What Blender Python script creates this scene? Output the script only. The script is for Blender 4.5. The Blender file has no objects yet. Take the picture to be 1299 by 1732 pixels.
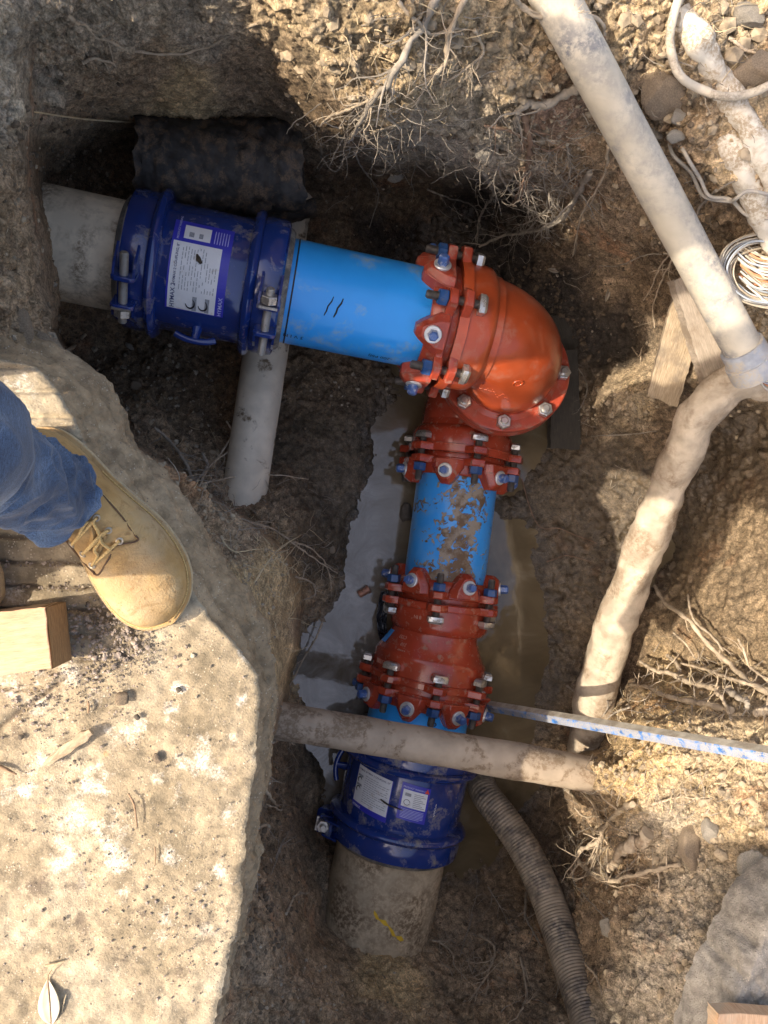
import bpy, math, random
import numpy as np
from mathutils import Vector, Matrix

# ------------------------------------------------------------------ camera, sky, sun, exposure
sc = bpy.context.scene
CAMH = 1.10
TH = math.radians(10)
ST, CT = math.sin(TH), math.cos(TH)
FPX = 1300.0
cd = bpy.data.cameras.new('camera')
cam = bpy.data.objects.new('camera', cd)
sc.collection.objects.link(cam)
cam.location = (0, 0, CAMH)
cam.rotation_euler = (0, -TH, 0)          # standing at the slab edge, leaning the view over the pit
cd.sensor_fit = 'VERTICAL'
cd.sensor_height = 36.0
cd.lens = 36.0 * FPX / 1732.0
cd.clip_start = 0.02
cd.clip_end = 500
sc.camera = cam

SUN_EL, SUN_AZ = math.radians(43), math.radians(10)     # light travels to +X and a little to +Y
sdir = Vector((math.cos(SUN_EL)*math.cos(SUN_AZ), math.cos(SUN_EL)*math.sin(SUN_AZ), -math.sin(SUN_EL)))
world = bpy.data.worlds.new("World"); sc.world = world; world.use_nodes = True
wn = world.node_tree
sky = wn.nodes.new('ShaderNodeTexSky'); sky.sky_type = 'NISHITA'; sky.sun_disc = False
sky.sun_elevation = SUN_EL; sky.dust_density = 5.0; sky.ozone_density = 0.4; sky.air_density = 1.0
sky.sun_rotation = math.atan2(-sdir.x, -sdir.y)
wn.links.new(sky.outputs[0], wn.nodes['Background'].inputs[0])
wn.nodes['Background'].inputs[1].default_value = 0.125
sl = bpy.data.lights.new('sun', 'SUN'); sl.energy = 2.15; sl.angle = math.radians(0.53); sl.color = (1.0, 0.93, 0.82)
so = bpy.data.objects.new('sun', sl); sc.collection.objects.link(so)
so.rotation_euler = sdir.to_track_quat('-Z', 'Y').to_euler(); so.location = (-3, 0, 5)
sc.view_settings.view_transform = 'Standard'
sc.view_settings.look = 'None'
sc.view_settings.exposure = 1.68
sc.view_settings.gamma = 1.0
sc.view_settings.use_white_balance = True        # camera white balance, set for the shade
sc.view_settings.white_balance_temperature = 7150
sc.view_settings.white_balance_tint = 12
sc.view_settings.use_curve_mapping = False
sc.cycles.max_bounces = 8; sc.cycles.diffuse_bounces = 5

# ------------------------------------------------------------------ maths helpers
rnd = random.Random(11)
nrs = np.random.RandomState(5)
V = Vector

def Pn(px, py, z):
    px = np.asarray(px, float); py = np.asarray(py, float); z = np.asarray(z, float)
    a = (px-649.5)/FPX; b = (866-py)/FPX
    d = (CAMH-z)/(CT-a*ST)
    return np.stack([d*(ST+a*CT), d*b, CAMH - d*(CT-a*ST)], -1)

def P(px, py, z):
    return Vector(Pn(px, py, z).tolist())

def hsh(ix, iy, iz, seed):
    n = (ix.astype(np.int64)*374761393 + iy.astype(np.int64)*668265263 + iz.astype(np.int64)*1274126177 + seed*974711) & 0xffffffff
    n = ((n ^ (n >> 13)) * 1274126177) & 0xffffffff
    n = n ^ (n >> 16)
    return (n & 0xffffff) / float(0xffffff)

def vnoise(p, seed=0):
    f = np.floor(p); t = p - f; t = t*t*(3-2*t); f = f.astype(np.int64)
    x, y, z = f[..., 0], f[..., 1], f[..., 2]
    r = 0
    for i in (0, 1):
        for j in (0, 1):
            for k in (0, 1):
                w = (t[..., 0] if i else 1-t[..., 0])*(t[..., 1] if j else 1-t[..., 1])*(t[..., 2] if k else 1-t[..., 2])
                r = r + w*hsh(x+i, y+j, z+k, seed)
    return r*2-1

def fbm(p, octv=4, seed=0, gain=0.5):
    r = 0; a = 1.0; s = 1.0
    for i in range(octv):
        r = r + a*vnoise(p*s + i*17.3, seed+i); a *= gain; s *= 2.03
    return r

def worley(p, seed=0):
    f = np.floor(p).astype(np.int64)
    best = np.full(p.shape[:-1], 9.0); bid = np.zeros(p.shape[:-1])
    for i in (-1, 0, 1):
        for j in (-1, 0, 1):
            for k in (-1, 0, 1):
                cx, cy, cz = f[..., 0]+i, f[..., 1]+j, f[..., 2]+k
                dx = cx+hsh(cx, cy, cz, seed)-p[..., 0]; dy = cy+hsh(cx, cy, cz, seed+1)-p[..., 1]; dz = cz+hsh(cx, cy, cz, seed+2)-p[..., 2]
                d = dx*dx+dy*dy+dz*dz
                m = d < best
                best = np.where(m, d, best); bid = np.where(m, hsh(cx, cy, cz, seed+3), bid)
    return np.sqrt(best), bid

def rbf(pts, vals, qx, qy, lam=0.0, scale=100.0):
    pts = np.array(pts, float)/scale; vals = np.array(vals, float)
    n = len(pts)
    D = np.sqrt(((pts[:, None]-pts[None])**2).sum(-1)+0.0025)
    A = np.zeros((n+3, n+3)); A[:n, :n] = D + lam*np.eye(n)
    A[:n, n] = 1; A[:n, n+1:] = pts; A[n, :n] = 1; A[n+1:, :n] = pts.T
    b = np.zeros(n+3); b[:n] = vals
    w = np.linalg.solve(A, b)
    q = np.stack([qx.ravel(), qy.ravel()], -1)/scale
    out = w[n] + q@w[n+1:]
    for i in range(n):
        out += w[i]*np.sqrt(((q-pts[i])**2).sum(-1)+0.0025)
    return out.reshape(qx.shape)

def sstep(a, b, x):
    t = np.clip((x-a)/(b-a), 0, 1); return t*t*(3-2*t)

# ------------------------------------------------------------------ scene helpers
col = sc.collection

class MB:
    def __init__(self):
        self.v = []; self.f = []
    def add(self, vs, fs):
        o = len(self.v)
        self.v.extend([tuple(v) for v in vs]); self.f.extend([tuple(i+o for i in f) for f in fs])
        return self
    def lathe(self, fr, prof, seg=48, a0=0.0, a1=2*math.pi, close=True):
        full = abs(a1-a0-2*math.pi) < 1e-6
        n = seg if full else seg+1
        vs = []
        for (s, r) in prof:
            for k in range(n):
                vs.append(fr.cyl(s, a0+(a1-a0)*k/seg, r))
        fs = []
        for i in range(len(prof)-1):
            for k in range(seg):
                k2 = (k+1) % n
                fs.append((i*n+k, (i+1)*n+k, (i+1)*n+k2, i*n+k2))
        return self.add(vs, fs)
    def tube(self, pts, rad, seg=8, cap=True, squash=None):
        pts = [Vector(p) for p in pts]; n = len(pts)
        if not hasattr(rad, '__len__'): rad = [rad]*n
        t0 = (pts[1]-pts[0]).normalized()
        up = Vector((0, 0, 1)) if abs(t0.z) < 0.9 else Vector((1, 0, 0))
        x = (up - t0*up.dot(t0)).normalized()
        vs = []
        for i in range(n):
            t = (pts[min(i+1, n-1)]-pts[max(i-1, 0)])
            t = t.normalized() if t.length > 1e-9 else t0
            x = (x - t*x.dot(t))
            x = x.normalized() if x.length > 1e-6 else t.orthogonal().normalized()
            y = t.cross(x)
            for k in range(seg):
                a = 2*math.pi*k/seg
                r = rad[i]
                if callable(squash): r = r*squash(i/(n-1), a)
                vs.append(pts[i]+x*(r*math.cos(a))+y*(r*math.sin(a)))
        fs = []
        for i in range(n-1):
            for k in range(seg):
                k2 = (k+1) % seg
                fs.append((i*seg+k, i*seg+k2, (i+1)*seg+k2, (i+1)*seg+k))
        if cap:
            fs.append(tuple(range(seg-1, -1, -1))); fs.append(tuple((n-1)*seg+k for k in range(seg)))
        return self.add(vs, fs)
    def prism(self, fr, outline, z0, z1, top=None):
        """outline: list of (x,y) in the frame; extruded along frame z; top: other outline at z1"""
        n = len(outline); top = top or outline
        vs = [fr.p(x, y, z0) for x, y in outline]+[fr.p(x, y, z1) for x, y in top]
        fs = [(k, (k+1) % n, n+(k+1) % n, n+k) for k in range(n)]+[tuple(range(n-1, -1, -1)), tuple(range(n, 2*n))]
        return self.add(vs, fs)
    def box(self, fr, x0, x1, y0, y1, z0, z1):
        return self.prism(fr, [(x0, y0), (x1, y0), (x1, y1), (x0, y1)], z0, z1)
    def mesh(self, name, m, smooth=None):
        me = bpy.data.meshes.new(name); me.from_pydata(self.v, [], self.f); me.update()
        if m: me.materials.append(m)
        finish(me, smooth)
        return me
    def build(self, name, m, parent=None, smooth=35, bevel=0.0, loc=None):
        off = parent_loc(parent) if parent else (V(loc) if loc is not None else V((0, 0, 0)))
        if off.length > 0: self.v = [(x-off.x, y-off.y, z-off.z) for x, y, z in self.v]
        me = self.mesh(name, m, smooth)
        o = bpy.data.objects.new(name, me); col.objects.link(o)
        if parent: o.parent = parent
        elif loc is not None: o.location = off
        if bevel:
            b = o.modifiers.new('bevel', 'BEVEL'); b.width = bevel; b.segments = 2; b.limit_method = 'ANGLE'; b.angle_limit = math.radians(40)
        return o

def finish(me, smooth):
    if smooth:
        me.shade_smooth()
        try: me.set_sharp_from_angle(angle=math.radians(smooth))
        except Exception: pass

def parent_loc(o):
    l = V((0, 0, 0))
    while o:
        l = l + o.location; o = o.parent
    return l

class Fr:
    """frame: z along the axis, x towards the camera, y completes it"""
    def __init__(self, o, z, x=None):
        self.o = V(o); self.z = V(z).normalized()
        x = V(x) if x is not None else (V((0, 0, CAMH))-self.o)
        self.x = (x-self.z*x.dot(self.z)).normalized(); self.y = self.z.cross(self.x)
    def p(self, x, y, z): return self.o+self.x*x+self.y*y+self.z*z
    def cyl(self, s, a, r): return self.o+self.z*s+self.x*(r*math.cos(a))+self.y*(r*math.sin(a))
    def at(self, s): 
        f = Fr(self.o+self.z*s, self.z, self.x); return f
    def radial(self, s, a, r):
        """frame at a surface point: z pointing outwards, x along the axis"""
        zz = self.x*math.cos(a)+self.y*math.sin(a)
        return Fr(self.cyl(s, a, r), zz, self.z)
    def mat(self):
        m = Matrix((self.x, self.y, self.z)).transposed().to_4x4(); m.translation = self.o; return m

IDF = Fr((0, 0, 0), (0, 0, 1), (1, 0, 0))

def tag(o, label=None, cat=None, group=None, kind=None):
    if label: o['label'] = label
    if cat: o['category'] = cat
    if group: o['group'] = group
    if kind: o['kind'] = kind
    return o

def thing(name, label, cat, loc, group=None):
    o = bpy.data.objects.new(name, None); o.empty_display_size = 0.05; col.objects.link(o); o.location = V(loc)
    return tag(o, label, cat, group)

def place(name, me, fr, parent):
    o = bpy.data.objects.new(name, me); col.objects.link(o); o.parent = parent
    m = fr.mat().copy(); m.translation = fr.o-parent_loc(parent)
    o.matrix_basis = m
    return o

def child_of(name, me, parent):            # same local frame as the parent
    o = bpy.data.objects.new(name, me); col.objects.link(o); o.parent = parent
    return o

# ------------------------------------------------------------------ materials
def newmat(name):
    m = bpy.data.materials.new(name); m.use_nodes = True
    return m, m.node_tree, m.node_tree.nodes['Principled BSDF']

class N:
    def __init__(self, nt): self.nt = nt; self.tc = None
    def node(self, t, **kw):
        n = self.nt.nodes.new(t)
        for k, v in kw.items(): setattr(n, k, v)
        return n
    def link(self, a, b): self.nt.links.new(a, b)
    def co(self):
        if not self.tc: self.tc = self.node('ShaderNodeTexCoord')
        return self.tc.outputs['Object']
    def mapped(self, scale=(1, 1, 1), rot=(0, 0, 0)):
        m = self.node('ShaderNodeMapping'); m.inputs['Scale'].default_value = scale; m.inputs['Rotation'].default_value = rot
        self.link(self.co(), m.inputs[0]); return m.outputs[0]
    def noise(self, scale, detail=4, rough=0.55, vec=None, dist=0.0):
        n = self.node('ShaderNodeTexNoise'); n.inputs['Scale'].default_value = scale; n.inputs['Detail'].default_value = detail
        n.inputs['Roughness'].default_value = rough; n.inputs['Distortion'].default_value = dist
        self.link(vec if vec is not None else self.co(), n.inputs['Vector']); return n.outputs[0]
    def vor(self, scale, feature='F1', vec=None, out=0, rnd=1.0):
        n = self.node('ShaderNodeTexVoronoi', feature=feature); n.inputs['Scale'].default_value = scale; n.inputs['Randomness'].default_value = rnd
        self.link(vec if vec is not None else self.co(), n.inputs['Vector']); return n.outputs[out]
    def ramp(self, fac, stops, interp='LINEAR'):
        r = self.node('ShaderNodeValToRGB'); r.color_ramp.interpolation = interp
        el = r.color_ramp.elements
        while len(el) < len(stops): el.new(0.5)
        for e, (p, c) in zip(el, stops):
            e.position = p; e.color = (c[0], c[1], c[2], 1) if hasattr(c, '__len__') else (c, c, c, 1)
        self.link(fac, r.inputs[0]); return r.outputs[0]
    def mix(self, fac, a, b, mode='MIX'):
        m = self.node('ShaderNodeMix', data_type='RGBA', blend_type=mode)
        self._in(m.inputs[0], fac); self._in(m.inputs[6], a); self._in(m.inputs[7], b); return m.outputs[2]
    def _in(self, s, v):
        if hasattr(v, 'node'): self.link(v, s)
        elif hasattr(v, '__len__'): s.default_value = (v[0], v[1], v[2], 1)
        else: s.default_value = v
    def math(self, op, a, b=0.0, c=0.0):
        m = self.node('ShaderNodeMath', operation=op)
        for i, v in enumerate((a, b, c)): self._in(m.inputs[i], v)
        return m.outputs[0]
    def bump(self, h, strength=0.5, dist=0.01, nrm=None):
        b = self.node('ShaderNodeBump'); b.inputs['Strength'].default_value = strength; b.inputs['Distance'].default_value = dist
        self.link(h, b.inputs['Height'])
        if nrm is not None: self.link(nrm, b.inputs['Normal'])
        return b.outputs[0]
    def attr(self, name, out='Color'):
        a = self.node('ShaderNodeAttribute', attribute_name=name); return a.outputs[out]

def simple(name, c, rough=0.5, metal=0.0, coat=0.0, var=0.15, scale=40, bump=0.0, bscale=200, dirt=None, dirt_amt=0.5, dirt_scale=12, spec=0.5, dirt_soft=0.06):
    m, nt, b = newmat(name); n = N(nt)
    v = n.noise(scale, 3)
    lo = tuple(x*(1-var) for x in c); hi = tuple(min(1, x*(1+var)) for x in c)
    cc = n.ramp(v, [(0.37, lo), (0.63, hi)])
    r = rough
    if dirt:
        d = n.noise(dirt_scale, 6, 0.62, dist=0.4)
        dm = n.ramp(d, [(1-dirt_amt-dirt_soft, 0), (1-dirt_amt+dirt_soft, 1)])
        fine = n.noise(dirt_scale*9, 4, 0.7)
        dm = n.math('MULTIPLY', dm, n.ramp(fine, [(0.38, 0.2), (0.56, 1)]))
        cc = n.mix(dm, cc, dirt)
        r = n.math('ADD', n.math('MULTIPLY', dm, 0.85-rough), rough)
        if coat: n.link(n.math('MULTIPLY', n.math('SUBTRACT', 1.0, dm), coat), b.inputs['Coat Weight'])
    elif coat: b.inputs['Coat Weight'].default_value = coat
    b.inputs['Coat Roughness'].default_value = 0.08
    n._in(b.inputs['Base Color'], cc); n._in(b.inputs['Roughness'], r)
    b.inputs['Metallic'].default_value = metal
    b.inputs['Specular IOR Level'].default_value = spec
    if bump: n.link(n.bump(n.noise(bscale, 3), bump, 0.002), b.inputs['Normal'])
    return m

DIRT = (0.24, 0.18, 0.12); GREYDIRT = (0.34, 0.30, 0.25); MUD = (0.13, 0.095, 0.06)
M = {}
# ------------------------------------------------------------------ soil material (colour and wetness measured per vertex, grain procedural)
def soil_material():
    m, nt, b = newmat('soil'); n = N(nt)
    base = n.attr('soil_colour'); wet = n.attr('wet', 'Fac')
    v1 = n.ramp(n.noise(9, 5, 0.6), [(0.3, 0.72), (0.7, 1.25)])
    v2 = n.ramp(n.noise(55, 5, 0.65), [(0.36, 0.58), (0.64, 1.42)])
    v3 = n.ramp(n.noise(260, 3, 0.6), [(0.38, 0.66), (0.62, 1.34)])
    c = n.mix(1.0, base, v1, 'MULTIPLY'); c = n.mix(1.0, c, v2, 'MULTIPLY'); c = n.mix(1.0, c, v3, 'MULTIPLY')
    # pale grit and grey clay lumps
    g = n.vor(125); gm = n.ramp(g, [(0.10, 1), (0.16, 0)])
    gsel = n.ramp(n.noise(23, 2), [(0.52, 0), (0.60, 1)])
    gf = n.math('MULTIPLY', n.math('MULTIPLY', gm, gsel), 0.5)
    c = n.mix(gf, c, (0.42, 0.37, 0.30))
    rc = n.ramp(n.noise(6.5, 4, 0.6), [(0.60, 0), (0.70, 0.55)])
    c = n.mix(rc, c, n.mix(1.0, c, (1.25, 0.88, 0.70), 'MULTIPLY'))
    n.link(c, b.inputs['Base Color'])
    wv = n.math('MULTIPLY', wet, n.ramp(n.noise(30, 4), [(0.3, 0.45), (0.6, 1.0)]))
    n.link(n.ramp(wv, [(0.0, 0.95), (0.6, 0.36), (1.0, 0.14)]), b.inputs['Roughness'])
    n.link(n.ramp(wv, [(0.0, 0.25), (1.0, 0.6)]), b.inputs['Specular IOR Level'])
    h = n.math('ADD', n.math('MULTIPLY', n.noise(85, 8, 0.72), 1.0), n.math('MULTIPLY', n.noise(520, 4, 0.7), 0.34))
    h = n.math('ADD', h, n.math('MULTIPLY', n.vor(150), -0.35))
    bp = n.node('ShaderNodeBump'); bp.inputs['Distance'].default_value = 0.010
    n.link(n.ramp(wet, [(0, 0.85), (1, 0.42)]), bp.inputs['Strength']); n.link(h, bp.inputs['Height'])
    n.link(bp.outputs[0], b.inputs['Normal'])
    return m
M['soil'] = soil_material()

# left bank (under and beside the slab) and pit, as heights along the lines of sight; the bank breaks off along BX(y)
BANK = [(-300,-300,.02),(-300,300,0),(-100,0,0),(0,0,-.01),(55,0,-.05),(0,150,-.03),(50,150,-.12),(0,300,-.04),(45,300,-.14),(0,400,-.05),(70,400,-.26),(30,460,-.08),(90,480,-.30),(20,520,-.06),
 (90,545,-.22),(60,570,-.12),(120,620,-.15),(170,680,-.17),(205,740,-.20),(290,790,-.26),(230,800,-.15),(340,830,-.32),(420,890,-.40),(330,900,-.17),(390,970,-.2),(480,945,-.52),(495,1010,-.6),(440,1010,-.34),(420,1080,-.2),
 (490,1100,-.60),(455,1120,-.28),(475,1180,-.52),(448,1180,-.2),(458,1250,-.5),(440,1300,-.22),(440,1350,-.35),(425,1450,-.3),(410,1540,-.2),(390,1640,-.2),(370,1732,-.2),(345,1860,-.2),
 (-300,700,-.135),(0,700,-.135),(150,900,-.135),(0,1100,-.135),(250,1150,-.135),(380,1200,-.135),(380,1400,-.135),(200,1500,-.135),(340,1640,-.135),(0,1800,-.135),(300,1850,-.135),(-300,1200,-.135),(-300,1900,-.135),(520,1200,-.7),(560,1000,-.7),(300,600,-.4),(200,300,-.4),(450,1600,-.25),(430,1800,-.22)]
PIT = [(-300,-300,.02),(100,-250,.02),(500,-250,.03),(900,-250,.03),(1300,-250,.04),(1600,-250,.05),(1600,300,.05),(1600,700,0),(1600,1100,-.05),(1600,1500,0),(1600,1950,.02),(1200,1980,.02),(800,2000,-.05),(400,2000,-.1),
 # far wall, upper left
 (80,0,-.08),(200,0,-.10),(330,0,-.10),(430,0,-.06),(500,0,0.0),(650,0,0.02),(760,0,0.0),(860,0,-.02),(200,80,-.24),(330,80,-.26),(420,60,-.2),(90,110,-.26),(80,200,-.42),(200,150,-.42),(350,150,-.46),(450,110,-.34),(480,180,-.5),
 (200,190,-.56),(350,190,-.60),(470,205,-.66),(110,260,-.62),(160,260,-.80),(220,260,-.86),(180,310,-.86),(95,310,-.70),(300,280,-.85),(480,280,-.85),(400,360,-.92),(520,340,-.98),(250,400,-.92),(120,420,-.75),
 # top middle, sunlit shoulder
 (520,60,-.04),(560,120,-.10),(600,60,-.02),(700,60,-.03),(640,130,-.08),(760,100,-.06),(850,80,-.05),(880,150,-.10),(590,200,-.22),(640,190,-.18),(700,160,-.10),(780,170,-.13),(840,190,-.18),
 (560,230,-.48),(640,240,-.40),(720,220,-.30),(800,230,-.28),(880,220,-.24),(960,180,-.15),(960,80,-.07),(1000,240,-.25),(750,270,-.50),(815,285,-.45),(880,290,-.42),(700,300,-.86),(610,300,-.92),(560,380,-1.0),(650,400,-1.05),(740,340,-1.06),
 (800,340,-1.08),(860,350,-.92),(930,330,-.66),(1000,330,-.52),(1040,380,-.55),(800,420,-1.12),(900,430,-1.0),(980,430,-.86),(1060,470,-.78),(950,520,-1.04),(1020,560,-1.0),(940,640,-1.13),(1000,700,-1.03),(1060,600,-.92),
 # right bank
 (1060,30,-.05),(1100,90,-.07),(1180,40,-.02),(1290,40,-.02),(1120,150,-.10),(1200,130,-.05),(1290,200,-.05),(1180,230,-.10),(1100,250,-.22),(1150,290,-.20),(1230,300,-.12),(1290,350,-.12),(1150,350,-.32),(1210,380,-.30),(1110,420,-.5),(1160,430,-.44),
 (1240,450,-.28),(1290,480,-.26),(1290,560,-.32),(1200,500,-.44),(1150,600,-.62),(1120,660,-.66),(1060,660,-.74),(1040,690,-.80),(1250,620,-.45),(1180,660,-.60),(1100,700,-.80),(1200,740,-.80),(1290,700,-.58),(1250,780,-.66),(1290,850,-.52),
 (1050,780,-.98),(1100,820,-.92),(1180,830,-.78),(1130,930,-.945),(1110,950,-.945),(1200,950,-.70),(1290,950,-.48),(1080,1030,-.95),(1160,1060,-.72),(1250,1060,-.52),(1060,1130,-.95),(1130,1130,-.80),(1200,1130,-.66),(1290,1130,-.46),
 (1290,1180,-.38),(1200,1190,-.50),(1110,1190,-.66),(1060,1190,-.84),(1060,1230,-.64),(1120,1240,-.50),(1200,1250,-.40),(1290,1250,-.30),(1000,1260,-1.0),(1010,1310,-.64),(998,1285,-.70),(1000,1342,-.70),(1040,1310,-.57),(1080,1320,-.50),(1060,1330,-.56),(1130,1330,-.42),(1220,1340,-.32),(1290,1350,-.26),
 (960,1330,-1.04),(1000,1380,-.94),(1050,1400,-.62),(1110,1400,-.48),(1200,1400,-.34),(1290,1430,-.25),(980,1450,-.92),(1030,1470,-.70),(1080,1460,-.58),(1130,1480,-.42),(1220,1500,-.28),(1290,1540,-.22),(990,1560,-.72),(1040,1560,-.52),(1100,1600,-.36),
 (1180,1600,-.27),(1010,1650,-.56),(1060,1680,-.40),(1150,1700,-.28),(1020,1750,-.46),(1250,1650,-.2),(1290,1740,-.18),(1100,1800,-.3),
 # floor
 (120,540,-.9),(130,600,-.98),(200,560,-1.05),(200,660,-1.0),(240,720,-.9),(300,640,-1.06),(400,600,-1.08),(330,740,-.98),(400,780,-1.0),(350,800,-.85),(420,860,-.86),(480,780,-1.04),(520,640,-1.08),(600,680,-1.1),(560,740,-1.08),(500,860,-.92),(470,880,-.82),
 (540,840,-1.06),(520,920,-.96),(540,1000,-1.08),(520,1060,-1.12),(510,1100,-1.15),(600,780,-1.10),(580,900,-1.12),(600,960,-1.15),(640,850,-1.155),(560,1060,-1.15),(620,1060,-1.15),(600,1120,-1.15),(520,1160,-1.15),(560,1160,-1.15),(660,720,-1.16),(680,660,-1.14),
 (650,950,-1.155),(700,700,-1.17),(730,820,-1.18),(700,1000,-1.18),(750,950,-1.18),(850,860,-1.118),(900,760,-1.15),(930,900,-1.118),(860,900,-1.135),(870,980,-1.15),(920,1000,-1.125),(900,1100,-1.16),(860,1180,-1.16),(950,1060,-1.10),(960,980,-1.08),(980,900,-1.06),(960,820,-1.08),
 (980,1150,-1.06),(940,1230,-1.10),(900,1180,-1.13),(1000,1050,-1.04),(1030,900,-1.0),(560,1300,-1.15),(520,1260,-1.14),(500,1330,-1.02),(480,1300,-.92),(540,1400,-1.12),(470,1400,-.80),(520,1480,-.92),(460,1500,-.55),(560,1560,-1.0),(500,1580,-.62),(440,1580,-.36),
 (640,1560,-1.0),(700,1575,-.98),(780,1460,-1.13),(850,1400,-1.13),(820,1320,-1.16),(880,1500,-1.08),(900,1400,-1.1),(800,1580,-1.02),(600,1640,-.80),(680,1640,-.82),(760,1640,-.90),(860,1620,-.88),(920,1560,-.94),(950,1650,-.80),(900,1740,-.62),(780,1740,-.66),
 (660,1740,-.6),(540,1660,-.6),(540,1740,-.46),(450,1680,-.36),(440,1750,-.3),(400,1700,-.24),(960,1740,-.6),(470,1240,-.98),(300,900,-.8),(300,1200,-.9),(300,1500,-.5),(200,900,-.8)]
BXP = [(-300,90),(0,62),(100,50),(200,50),(300,60),(330,66),(400,84),(470,96),(515,100),(560,96),(600,112),(650,160),(690,196),(745,216),(790,292),(835,350),(890,432),(940,488),(1010,503),(1100,500),(1180,482),(1250,464),(1350,447),(1450,430),(1530,415),(1640,395),(1732,376),(1860,350),(2000,330)]

WL_ = -1.128
GX0, GX1, GY0, GY1, GS = -190, 1470, -190, 1910, 2.5
def fields():
    cx = np.arange(GX0, GX1+8, 8.0); cy = np.arange(GY0, GY1+8, 8.0)
    QX, QY = np.meshgrid(cx, cy)
    A = rbf([p[:2] for p in BANK], [p[2] for p in BANK], QX, QY)
    B = rbf([p[:2] for p in PIT], [p[2] for p in PIT], QX, QY, lam=0.02)
    return cx, cy, A, B
cx_, cy_, FA, FB = fields()
gx = np.arange(GX0, GX1, GS); gy = np.arange(GY0, GY1, GS)
UX, UY = np.meshgrid(gx, gy)
def bil(F, x, y):
    fx = np.clip((x-cx_[0])/8.0, 0, F.shape[1]-1.001); fy = np.clip((y-cy_[0])/8.0, 0, F.shape[0]-1.001)
    i = fx.astype(int); j = fy.astype(int); a = fx-i; b = fy-j
    return F[j, i]*(1-a)*(1-b)+F[j, i+1]*a*(1-b)+F[j+1, i]*(1-a)*b+F[j+1, i+1]*a*b
byp = np.array(BXP, float)
def bank_sd(x, y):
    return x-np.interp(y, byp[:, 0], byp[:, 1])
pz = np.stack([UX/60, UY/60, UX*0], -1)
wob = 9*fbm(pz, 4, 40)
SD = bank_sd(UX+wob, UY+wob*0.7)
bw = np.where(UY < 520, 22, 9)
tB = sstep(-bw, bw, SD)
Z0 = np.minimum(bil(FA, UX, UY), .06)*(1-tB)+np.minimum(bil(FB, UX, UY), .06)*tB
G = Pn(UX, UY, Z0)

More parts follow.
